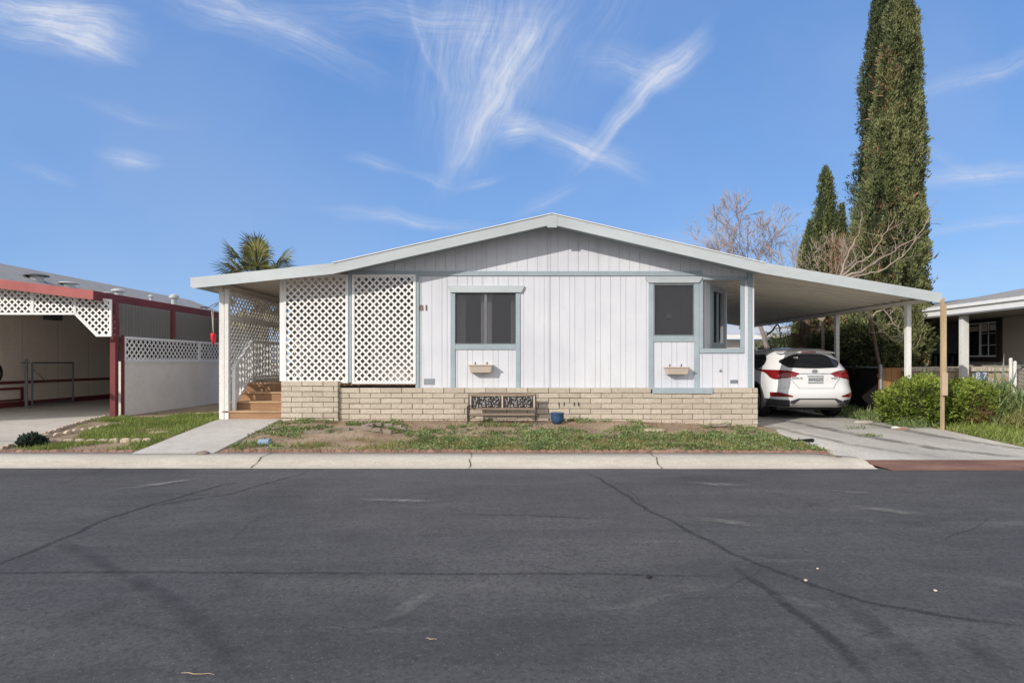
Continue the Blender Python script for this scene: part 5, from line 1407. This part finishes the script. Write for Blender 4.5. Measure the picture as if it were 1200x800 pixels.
mb = MB(); mb.box(cxs-.15,cxs-.003,13.575,13.597,czs-.10,czs+.10); mb.box(cxs+.003,cxs+.15,13.575,13.597,czs-.10,czs+.10); obj('tile', mb, M['blue_sign'], ns, bevel=.004)
text_obj('digit', '8', .21, M['tilewhite'], ns, (cxs-.076,13.573,czs)); text_obj('digit', '7', .21, M['tilewhite'], ns, (cxs+.076,13.573,czs))
wf = thing('board_fence', 'orange brown board fence panel between the chain link post and stone wall', 'fence', (X(1045,13.9),13.9,0))
mb = MB()
xa, xb_ = X(1030,13.9), X(1067,13.9); kk = 5
for i in range(kk): mb.box(xa+(xb_-xa)*i/kk+.004, xa+(xb_-xa)*(i+1)/kk-.004, 13.9, 13.925, -.15, .98+random.uniform(-.01,.01))
obj('board', mb, M['brownwood'], wf); mb = MB(); mb.box(xa,xb_,13.926,13.97,.75,.84); obj('rail', mb, M['brownwood'], wf)
cf = thing('slatted_fence', 'dark slatted chain link fence running back beside the parked car', 'fence', (8.6,16,0))
mb = MB(); y = 13.95
while y < 24: mb.box(8.60,8.612,y,y+.075,-.1,.95); y += .085
obj('slats', mb, M['darkwood'], cf)
mb = MB(); mb.tube([(8.58,13.9,.99),(8.58,24,.99)], .02, 8); obj('top_rail', mb, M['galvdull'], cf)
for y in (13.88,16.4,18.9): mb = MB(); mb.tube([(8.57,y,-.15),(8.57,y,1.06)], .035, 10); obj('fence_post', mb, M['galv'], cf)
cg = thing('chain_link_gate', 'chain link gate with white posts at the right end of the stone wall', 'gate', (X(1190,13.3),13.3,0))
for px in (1184.5, 1189.5): mb = MB(); mb.tube([(X(px,13.4),13.4,-.15),(X(px,13.4),13.4,1.17 if px < 1187 else 1.10)], .035, 10); mb.lathe((X(px,13.4),13.4,1.17 if px < 1187 else 1.10), [(.04,0),(.03,.03),(.01,.045)], 10); obj('gate_post', mb, M['white'], cg)
mb = MB(); mb.tube([(X(1190,13.4),13.4,1.04),(13.2,13.4,1.04)], .022, 8); mb.tube([(X(1190,13.4),13.4,.02),(13.2,13.4,.02)], .022, 8); obj('rail', mb, M['galv'], cg)
mb = MB(); mesh_wire(mb, (X(1190,13.4),13.4), (12.9,13.4), .0, 1.03, .085, .004); obj('wire_mesh', mb, M['galv'], cg)

# building behind the carport
bb = thing('far_building', 'pale siding building with white eave far behind the carport', 'building', (13,31,0))
mb = MB(); mb.box(9.5,16.5,30,36,-.1,2.25); obj('wall', mb, M['backwall'], bb)
mb = MB(); mb.box(9.0,16.8,29.4,29.46,2.26,2.46); obj('fascia', mb, M['white'], bb)
mb = MB(); mb.hexa([(9.0,29.4,2.47),(16.8,29.4,2.47),(16.8,33,3.1),(9.0,33,3.1),(9.0,29.4,2.5),(16.8,29.4,2.5),(16.8,33,3.15),(9.0,33,3.15)]); obj('roof', mb, M['metalroof'], bb)
for xx in (11.6,13.1,14.6): mb = MB(); mb.box(xx,xx+.1,29.47,29.57,-.1,2.25); obj('post', mb, M['white'], bb)

# ------------------------------------------------------------------ trees
def rad(u, prof):
    for (a, ra), (b, rb) in zip(prof[:-1], prof[1:]):
        if u <= b: return ra+(rb-ra)*smooth((u-a)/(b-a))
    return prof[-1][1]
def cypress(spires, base, label, n, mat, trunk_r, group=None, dead=0, size=.16):
    t = thing('cypress_tree', label, 'tree', base, group)
    P = []; Dv = []; T_ = []; cores = MB(); dP = []; dD = []
    per = int(n*.9)//len(spires)
    for si, (cx, cy, z0, z1, prof, seed) in enumerate(spires):
        H = z1-z0
        def surf(u, th):
            r_ = rad(u, prof); z = z0+u*H; lean = Vector((mn.noise(Vector((seed,z*.3,0)))*.12, mn.noise(Vector((z*.3,seed,4)))*.12, 0))
            v = Vector((math.cos(th)*1.6, math.sin(th)*1.6, z*.55+seed))
            k = 1+.26*mn.noise(v)+.34*mn.noise(Vector((math.cos(th)*3.4,math.sin(th)*3.4,z*.55+seed*2)))+.36*mn.noise(Vector((math.cos(th)*6,math.sin(th)*6,z*2.2)))+.16*mn.noise(Vector((math.cos(th)*11,math.sin(th)*11,z*6)))
            return Vector((cx+lean.x+math.cos(th)*r_*k, cy+lean.y+math.sin(th)*r_*k, z)), k
        cnt = 0
        while cnt < per:
            u = random.random(); 
            if random.random() > (rad(u, prof)+.06)/max(p[1] for p in prof): continue
            th = random.random()*2*math.pi; p, k = surf(u, th)
            if p.y > cy+.35*rad(u,prof) and random.random() < .6: continue
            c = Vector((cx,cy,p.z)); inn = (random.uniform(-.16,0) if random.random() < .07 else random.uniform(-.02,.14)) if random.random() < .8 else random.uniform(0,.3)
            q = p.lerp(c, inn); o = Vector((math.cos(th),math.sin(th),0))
            tt = .5+1.25*(k-1)+ (.10 if inn < .05 else -.15)  # occlusion put into the tint: hollows darker, lumps lighter
            if mn.noise(Vector((p.x*2.6,p.y*2.6,p.z*1.0+seed))) < -.30 and random.random() < .8: cnt += 1; continue
            if dead and random.random() < dead*max(0, mn.noise(Vector((p.x*1.2,p.z*.8,5+seed)))*2.2-.35): dP.append(q); dD.append(o*.6+Vector((0,0,.6)))
            else: P.append(q); Dv.append(o*.6+Vector((0,0,1.0))); T_.append(tt)
            cnt += 1
        nu, nt = 60, 28; b = len(cores.v)
        for i in range(nu+1):
            for j in range(nt):
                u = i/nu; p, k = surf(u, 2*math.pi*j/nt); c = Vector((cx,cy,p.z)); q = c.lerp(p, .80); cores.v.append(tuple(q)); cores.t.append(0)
        for i in range(nu):
            for j in range(nt): j2 = (j+1) % nt; cores.f.append((b+i*nt+j,b+i*nt+j2,b+(i+1)*nt+j2,b+(i+1)*nt+j))
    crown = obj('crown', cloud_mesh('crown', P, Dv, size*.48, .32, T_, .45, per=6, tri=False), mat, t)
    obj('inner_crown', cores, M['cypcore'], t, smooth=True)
    if dP: obj('dead_spray', cloud_mesh('dead_spray', dP, dD, size*1.0, .22, None, .5, per=2, tri=True), M['deadcyp'], t)
    tr_ = MB(); cx, cy = spires[0][0], spires[0][1]; tr_.tube([(cx,cy,-.2),(cx+.05,cy,.5),(cx,cy,1.5),(cx,cy,spires[0][3]*.7)], [trunk_r*1.4,trunk_r,trunk_r*.9,.03], 10); obj('trunk', tr_, M['bark'], t)
    return t
D1 = 15.3
prof_t = [(0,.62),(.12,.95),(.35,.92),(.6,.78),(.8,.56),(.93,.36),(1,.06)]
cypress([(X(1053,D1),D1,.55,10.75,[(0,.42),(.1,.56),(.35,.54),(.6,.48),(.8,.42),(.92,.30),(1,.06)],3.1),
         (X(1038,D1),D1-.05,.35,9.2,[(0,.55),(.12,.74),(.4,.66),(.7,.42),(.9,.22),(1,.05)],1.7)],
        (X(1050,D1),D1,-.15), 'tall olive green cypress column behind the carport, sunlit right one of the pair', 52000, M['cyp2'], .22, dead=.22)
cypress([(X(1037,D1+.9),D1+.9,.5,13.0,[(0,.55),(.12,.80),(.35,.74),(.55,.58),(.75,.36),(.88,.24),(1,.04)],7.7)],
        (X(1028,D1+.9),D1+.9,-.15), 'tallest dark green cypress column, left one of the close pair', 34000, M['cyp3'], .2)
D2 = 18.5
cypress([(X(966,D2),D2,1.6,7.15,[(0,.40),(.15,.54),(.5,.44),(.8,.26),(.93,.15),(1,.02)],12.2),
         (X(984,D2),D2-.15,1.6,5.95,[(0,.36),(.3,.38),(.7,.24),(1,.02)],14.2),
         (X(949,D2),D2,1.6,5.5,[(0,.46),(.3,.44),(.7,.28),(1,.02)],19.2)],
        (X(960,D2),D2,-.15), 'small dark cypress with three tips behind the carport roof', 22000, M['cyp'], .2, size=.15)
# dead brown spray beside the small cypress
dt = thing('dead_cypress', 'brown dead cypress between the small and the tall cypresses', 'tree', (X(990,D2),D2,-.15))
P = [(X(986,17)+random.gauss(0,.2), 17+random.gauss(0,.15), random.uniform(1.6,4.6)) for _ in range(1600)]
obj('crown', cloud_mesh('crown', P, [(0,0,1)]*len(P), .17, .16, None, .7, tri=True), M['deadcyp'], dt)
obj('trunk', MB().tube([(X(986,17),17,-.2),(X(986,17),17,4.5)], [.09,.02], 8), M['palebark'], dt)
# low dark masses beside the car under the cypresses
def mass(px, py, D, r, sq, n, mat, label, seed, name='shrub'):
    c = (X(px,D), D, Z(py,D)); t = thing(name, label, 'shrub', (c[0],D,-.15))
    me, a = leaf_ball('foliage', c, r, n, .10, mat, None, '', '', seed=seed, squash=sq, asp=.3, lump=.4); obj('foliage', me, mat, t); obj('twig_core', core_mesh(*a, k=.8), M['cypcore'], t, smooth=True)
mass(1022,402,14.9,.75,(1.0,.6,.85),7000, M['cyp2'], 'drooping olive foliage mass hanging over the dark fence by the car', 3)
mass(985,420,16.6,.75,(1.1,.6,1.0),6000, M['cyp3'], 'dark shrub mass behind the carport post', 5)
mass(1062,395,14.8,.62,(.9,.6,1.0),6000, M['cyp2'], 'olive foliage mass at the foot of the sunlit cypress', 8)
mass(915,414,24,.7,(1.4,.7,1.1),2500, M['cyp'], 'dark green shrub behind the car roof', 11)

def branch_tree(base, height, spread, seed, levels, r0, lean=(0,0,0), n0=4, ratio=.72, droop=0, upb=.5, first=.35):
    rr = random.Random(seed); mb = MB(); tr_ = MB()
    def grow(p, d, L, r_, lv, m):
        r_ = max(r_, .009 if base[1] > 20 else .006)
        pts = [p]; rs = [r_]; q = p.copy(); dd = d.copy(); k = 4
        for i in range(k):
            dd = (dd+Vector((rr.gauss(0,.13),rr.gauss(0,.13),rr.gauss(0,.10)+.04*upb-droop))).normalized(); q = q+dd*L/k; pts.append(q.copy()); rs.append(r_*(1-.5*(i+1)/k))
        m.tube(pts, rs, 5 if lv > 1 else 3, cap=False)
        if lv <= 0: return
        nb = rr.randint(2,3) if lv < levels else n0
        for b in range(nb):
            i = rr.randint(2,k) if lv < levels else k
            ax = Vector((rr.gauss(0,1),rr.gauss(0,1),rr.gauss(0,.6))).normalized()
            nd = (dd*.9+ax*spread+Vector((0,0,upb*.25))).normalized()
            grow(pts[i], nd, L*ratio*rr.uniform(.75,1.15), rs[i]*.72, lv-1, mb)
        if lv < levels: grow(pts[-1], dd, L*ratio*.9, rs[-1]*.95, lv-1, mb)
    grow(Vector(base), (Vector((0,0,1))+Vector(lean)).normalized(), height*first, r0, levels, tr_)
    return tr_, mb
def bare(name, base, h, spread, seed, levels, r0, mat, label, **k):
    t = thing(name, label, 'tree', base); tr_, mb = branch_tree(base, h, spread, seed, levels, r0, **k)
    obj('trunk', tr_, mat, t); obj('crown', mb, mat, t); return t
bare('bare_tree', (X(912,24),24,0), 8.6, .70, 5, 6, .15, M['mauvebark'], 'leafless mauve grey tree rising behind the carport roof left of the cypresses', first=.36, lean=(0,0,0), n0=5, ratio=.66)
bare('bare_shrub', (X(966,15.8),15.8,0), 6.4, .8, 21, 5, .07, M['palebark'], 'pale leafless shrub in front of the small cypress', first=.35, n0=5, ratio=.66)
# crooked pale branches reaching right in front of the tall cypress
bt = thing('bare_branching_tree', 'pale crooked leafless tree reaching right in front of the tall cypress', 'tree', (8.75,14.0,0))
tr_ = MB(); tr_.tube([(8.9,14.3,-.15),(8.8,14.3,1.0),(8.55,14.2,2.0),(8.25,14.1,2.95)], [.045,.04,.04,.035], 8); obj('trunk', tr_, M['bark'], bt)
mb = MB(); rr = random.Random(5)
def limb(pts, r_):
    Q = [Vector(W(a,b,c)) for (a,b,c) in pts]; Q2 = []
    for i in range(len(Q)-1):
        for k in range(4): p = Q[i].lerp(Q[i+1], k/4); Q2.append(p+Vector((rr.gauss(0,.015),rr.gauss(0,.03),rr.gauss(0,.015))))
    Q2.append(Q[-1]); mb.tube(Q2, [r_*(1-.8*i/len(Q2)) for i in range(len(Q2))], 5, cap=False)
    for q in Q2[3:]:
        for _ in range(2):
            if rr.random() < .55:
                d = Vector((rr.gauss(.1,.5),rr.gauss(0,.4),rr.gauss(.5,.4))).normalized(); L = rr.uniform(.15,.5); e = q+d*L; mb.tube([q, q+d*L*.5+Vector((rr.gauss(0,.03),0,rr.gauss(0,.03))), e], [.007,.005,.002], 3, cap=False)
                if rr.random() < .5: d2 = (d+Vector((rr.gauss(0,.5),0,rr.gauss(0,.5)))).normalized(); mb.tube([q+d*L*.6, q+d*L*.6+d2*.2], [.004,.0015], 3, cap=False)
limb([(985,325,14.1),(1010,318,14),(1030,305,14),(1052,290,13.9),(1078,278,13.9)], .035)
limb([(985,325,14.1),(1000,312,14.1),(1020,300,14.1),(1034,280,14),(1045,262,14)], .03)
limb([(995,325,14.1),(1030,318,14),(1058,300,13.8),(1080,270,13.8),(1098,235,13.8)], .022)
limb([(985,325,14.1),(992,300,14.2),(1006,275,14.2),(1010,248,14.2)], .025)
limb([(1020,372,13.9),(1035,362,13.9),(1048,378,13.8),(1060,395,13.8)], .02)
limb([(1020,372,13.9),(1032,388,13.9),(1050,400,13.8),(1072,408,13.8)], .018)
limb([(1005,370,14.2),(1020,352,14),(1046,348,13.8),(1062,372,13.8)], .018)
limb([(900,392,15.8),(912,380,15.8),(915,395,15.8),(905,408,15.8)], .03)
obj('crown', mb, M['palebark'], bt)
# twisted pale trunk behind the car roof
tt = thing('twisted_tree', 'twisted pale trunk and dead twigs seen between the car roof and carport', 'tree', (X(945,17),17,-.1))
mb = MB()
for (a, b, r_) in ((936,946,.10),(950,940,.07),(958,962,.06)):
    mb.tube([(X(a,17),17,-.2),(X((a+b)/2+3,17),17,1.1),(X(b,17),17.05,1.9),(X(b+4,17),17,3.2)], [r_*1.3,r_,r_*.9,r_*.5], 7)
obj('trunk', mb, M['bark'], tt)
P = [(X(random.uniform(925,985),17.3), 17.3+random.gauss(0,.2), random.uniform(1.2,2.6)) for _ in range(1500)]
obj('crown', cloud_mesh('crown', P, [(0,0,.3)]*len(P), .22, .06, None, 1.0, tri=True), M['deadcyp'], tt)

# fan palm behind the porch
def palm():
    D = 17.0; cx, cz_ = X(306,D), Z(338,D)
    t = thing('fan_palm', 'green fan palm whose crown rises above the porch roof', 'palm tree', (cx,D,-.1))
    mb = MB(); mb.tube([(cx,D,-.1),(cx+.05,D,1.5),(cx,D,cz_)], [.22,.17,.2], 12); obj('trunk', mb, M['bark'], t)
    rr = random.Random(11)
    for k in range(30):
        az = k*2.4; el = rr.choice((-.4,-.1,.15,.35,.6,.9,1.35)); d = Vector((math.cos(az)*math.cos(el), math.sin(az)*math.cos(el)*.8, math.sin(el)))
        L = rr.uniform(.7,1.15); base = Vector((cx,D,cz_)); c = base+d*L
        side = d.cross(Vector((0,0,1))); side = side.normalized() if side.length > .1 else Vector((1,0,0)); upv = side.cross(d).normalized()
        fr = MB(); fr.tube([base, base+d*L*.5, c], [.02,.016,.012], 5)
        n = 26
        for i in range(n):
            a = (i/(n-1)-.5)*R(200); ll = .72*(.75+.25*math.cos(a*.8))*rr.uniform(.9,1.05)
            ld = (d*math.cos(a)+side*math.sin(a)+upv*.12*(1-abs(a))).normalized(); w = ld.cross(upv).normalized()*.022
            mid = c+ld*ll*.55; tip = c+ld*ll+Vector((0,0,-.10*rr.random()-.06)); tv = rr.random()
            fr.poly([c, mid-w, tip, mid+w], tv)
        obj('frond', fr, M['palm'], t)
    mb = MB()
    for k in range(8):   # old hanging fronds below the crown
        a = k*.8; b = Vector((cx,D,cz_-.1)); e = b+Vector((math.cos(a)*.7,math.sin(a)*.7,-.75))
        for i in range(14):
            tip = e+Vector((rr.gauss(0,.2),rr.gauss(0,.2),-.35+rr.gauss(0,.1))); mb.poly([b.lerp(e,.6), e+Vector((rr.gauss(0,.08),rr.gauss(0,.08),0)), tip], .9)
    obj('hanging_frond', mb, M['palm'], t)
palm()

# ------------------------------------------------------------------ camera, sun, sky
cam = bpy.data.cameras.new('camera'); co = bpy.data.objects.new('camera', cam); C.objects.link(co); S.camera = co
co.location = (0,0,EYE); co.rotation_euler = (R(90),0,0); cam.sensor_width = 36; cam.lens = F/1200*36; cam.shift_y = 24/1200; cam.clip_end = 2000; cam.clip_start = .05
sv = Vector((-.45,-.45,.315)).normalized(); el = math.asin(sv.z)
sun = bpy.data.lights.new('sun', 'SUN'); so_ = bpy.data.objects.new('sun', sun); C.objects.link(so_); sun.energy = 3.5; sun.angle = R(.55); sun.color = (1,.94,.85)
so_.rotation_euler = sv.to_track_quat('Z','Y').to_euler()
wd = bpy.data.worlds.new('World'); S.world = wd; wd.use_nodes = True; g = N(wd.node_tree); bg = wd.node_tree.nodes['Background']
sky = g.a('ShaderNodeTexSky', sky_type='NISHITA'); sky.sun_disc = False; sky.sun_elevation = el; sky.sun_rotation = math.atan2(sv.x, sv.y)
sky.air_density = 1.0; sky.dust_density = .6; sky.ozone_density = 2.5; sky.altitude = 800
hsv = g.a('ShaderNodeHueSaturation'); hsv.inputs['Saturation'].default_value = 1.0; g.c(sky.outputs[0], hsv.inputs['Color'])
tc = g.a('ShaderNodeTexCoord'); sx = g.a('ShaderNodeSeparateXYZ'); g.c(tc.outputs['Generated'], sx.inputs[0])
def mth(op, a, b=None, cl=False):
    m = g.a('ShaderNodeMath', operation=op); m.use_clamp = cl
    for i, v in enumerate((a, b)):
        if v is None: continue
        if isinstance(v, (int, float)): m.inputs[i].default_value = v
        else: g.c(v, m.inputs[i])
    return m.outputs[0]
ay = mth('MAXIMUM', mth('ABSOLUTE', sx.outputs[1]), .08)
cu_ = mth('DIVIDE', sx.outputs[0], ay); cv_ = mth('DIVIDE', sx.outputs[2], ay)
cb = g.a('ShaderNodeCombineXYZ'); g.c(cu_, cb.inputs[0]); g.c(cv_, cb.inputs[1])
# gentle warp
wn_ = g.a('ShaderNodeTexNoise'); wn_.inputs['Scale'].default_value = 5; wn_.inputs['Detail'].default_value = 3; g.c(cb.outputs[0], wn_.inputs['Vector'])
vs_ = g.a('ShaderNodeVectorMath', operation='MULTIPLY_ADD'); g.c(wn_.outputs['Color'], vs_.inputs[0]); vs_.inputs[1].default_value = (.07,.07,0); vs_.inputs[2].default_value = (-.035,-.035,0)
va_ = g.a('ShaderNodeVectorMath', operation='ADD'); g.c(cb.outputs[0], va_.inputs[0]); g.c(vs_.outputs[0], va_.inputs[1])
clouds = [(55,22,85,28,-14,.85),(100,40,40,16,-20,.5),(152,183,34,9,-12,.45),(575,125,90,17,62,.5),(555,60,115,50,80,.42),(615,55,95,30,66,.40),(490,15,130,24,-4,.34),(565,95,125,8,66,.22),(590,85,115,7,60,.24),(545,80,120,9,78,.18),(520,70,100,9,-88,.16),(610,100,90,5,55,.28),(560,150,60,6,58,.35),(630,40,60,6,52,.18),(100,50,50,5,-20,.5),(70,10,70,6,-8,.5),(790,85,50,6,42,.25),(720,150,55,4,47,.45),(495,40,70,5,-70,.25),(670,170,50,4,-25,.35),(340,30,90,5,-24,.3),(340,35,110,22,-24,.30),(250,5,90,20,-8,.35),
          (606,153,20,15,10,.70),(665,165,62,14,-18,.45),(716,190,38,8,-35,.28),(752,108,92,9,46,.6),(787,72,44,16,40,.55),(735,75,50,20,-12,.30),(437,193,30,7,-10,.32),(500,210,26,5,-20,.25),
          (562,214,26,5,20,.30),(640,235,34,7,30,.28),(478,262,78,7,-7,.45),(1155,82,80,10,24,.35),(1150,205,90,11,12,.55),(1150,265,90,6,10,.28),(850,275,120,14,12,.22),(150,130,60,8,-12,.16),(48,205,36,6,-12,.16),(1100,185,60,9,-30,.15),(700,20,120,40,60,.12),(1080,330,160,20,5,.16)]
tot = None
for (px, py, L, Wd, ang, stg) in clouds:
    mp = g.a('ShaderNodeMapping'); mp.vector_type = 'TEXTURE'; mp.inputs['Location'].default_value = ((px-600)/F,(424-py)/F,0); mp.inputs['Rotation'].default_value = (0,0,R(ang)); mp.inputs['Scale'].default_value = (L/F*1.5,Wd/F*1.7,1)
    g.c(va_.outputs[0], mp.inputs['Vector'])
    ln_ = g.a('ShaderNodeVectorMath', operation='LENGTH'); g.c(mp.outputs[0], ln_.inputs[0])
    fall = mth('SUBTRACT', 1.0, ln_.outputs['Value'], True); fall = mth('POWER', fall, 1.15)
    sc_ = g.a('ShaderNodeVectorMath', operation='MULTIPLY'); g.c(mp.outputs[0], sc_.inputs[0]); sc_.inputs[1].default_value = (.9*L/80, 2.8*max(Wd,8)/15, 1)
    nz = g.a('ShaderNodeTexNoise'); nz.inputs['Scale'].default_value = 1.2; nz.inputs['Detail'].default_value = 6; nz.inputs['Roughness'].default_value = .68; nz.inputs['Distortion'].default_value = .12; g.c(sc_.outputs[0], nz.inputs['Vector'])
    mr = g.a('ShaderNodeMapRange'); mr.inputs['From Min'].default_value = .33; mr.inputs['From Max'].default_value = .70; mr.inputs['To Min'].default_value = .15; g.c(nz.outputs['Fac'], mr.inputs['Value'])
    val = mth('MULTIPLY', mth('MULTIPLY', fall, mr.outputs[0]), stg*1.25)
    tot = val if tot is None else mth('ADD', tot, val)
fb = g.a('ShaderNodeTexNoise'); fb.inputs['Scale'].default_value = 26; fb.inputs['Detail'].default_value = 8; fb.inputs['Roughness'].default_value = .7; g.c(va_.outputs[0], fb.inputs['Vector'])
fr_m = g.a('ShaderNodeMapRange'); fr_m.inputs['From Min'].default_value = .3; fr_m.inputs['From Max'].default_value = .7; fr_m.inputs['To Min'].default_value = .72; fr_m.inputs['To Max'].default_value = 1.22; g.c(fb.outputs['Fac'], fr_m.inputs['Value'])
tot = mth('MINIMUM', mth('MULTIPLY', mth('MULTIPLY', tot, 1.2), fr_m.outputs[0]), .88)
# high thin haze
hz = g.a('ShaderNodeTexNoise'); hz.inputs['Scale'].default_value = 1.6; hz.inputs['Detail'].default_value = 6; g.c(va_.outputs[0], hz.inputs['Vector'])
hzr = g.a('ShaderNodeMapRange'); hzr.inputs['From Min'].default_value = .45; hzr.inputs['From Max'].default_value = .8; hzr.inputs['To Max'].default_value = .18; g.c(hz.outputs['Fac'], hzr.inputs['Value'])
tot = mth('ADD', tot, hzr.outputs[0], True)
tot = mth('MULTIPLY', tot, mth('GREATER_THAN', sx.outputs[2], 0.0))
SKYS = .15
grad = mixc(g, 1.0, hsv.outputs['Color'], (1.12,1.30,1.40), 'MULTIPLY')
zr = g.a('ShaderNodeMapRange'); zr.inputs['From Min'].default_value = .05; zr.inputs['From Max'].default_value = .6; g.c(sx.outputs[2], zr.inputs['Value'])
blue = mixc(g, zr.outputs[0], (.235/SKYS,.41/SKYS,.76/SKYS), (.105/SKYS,.265/SKYS,.66/SKYS))
grad = mixc(g, .80, grad, blue)
col = mixc(g, tot, grad, (.64/SKYS,.70/SKYS,.84/SKYS))
# added unseen fill-light haze: whitish veil overhead and towards the sun, behind the viewer
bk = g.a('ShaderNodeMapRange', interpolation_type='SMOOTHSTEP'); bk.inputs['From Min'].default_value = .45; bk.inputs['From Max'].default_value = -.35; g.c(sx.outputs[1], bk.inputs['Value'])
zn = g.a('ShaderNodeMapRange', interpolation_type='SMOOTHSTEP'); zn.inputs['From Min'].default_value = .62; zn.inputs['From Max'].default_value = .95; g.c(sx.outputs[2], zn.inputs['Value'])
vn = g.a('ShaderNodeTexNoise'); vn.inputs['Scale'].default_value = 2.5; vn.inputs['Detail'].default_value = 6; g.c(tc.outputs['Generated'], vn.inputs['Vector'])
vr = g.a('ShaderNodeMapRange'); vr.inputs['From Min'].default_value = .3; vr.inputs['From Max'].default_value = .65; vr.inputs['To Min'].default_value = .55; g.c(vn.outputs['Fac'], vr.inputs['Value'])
fill_veil = mth('MULTIPLY', mth('MULTIPLY', mth('MAXIMUM', bk.outputs[0], zn.outputs[0]), vr.outputs[0]), mth('GREATER_THAN', sx.outputs[2], 0.0))
col = mixc(g, fill_veil, col, (1.08/SKYS,1.05/SKYS,1.02/SKYS))
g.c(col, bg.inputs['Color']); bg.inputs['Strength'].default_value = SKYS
S.view_settings.view_transform = 'Standard'; S.view_settings.look = 'None'; S.view_settings.exposure = 0; S.view_settings.gamma = 1
S.cycles.max_bounces = 6; S.cycles.diffuse_bounces = 3; S.cycles.glossy_bounces = 3; S.cycles.transparent_max_bounces = 12
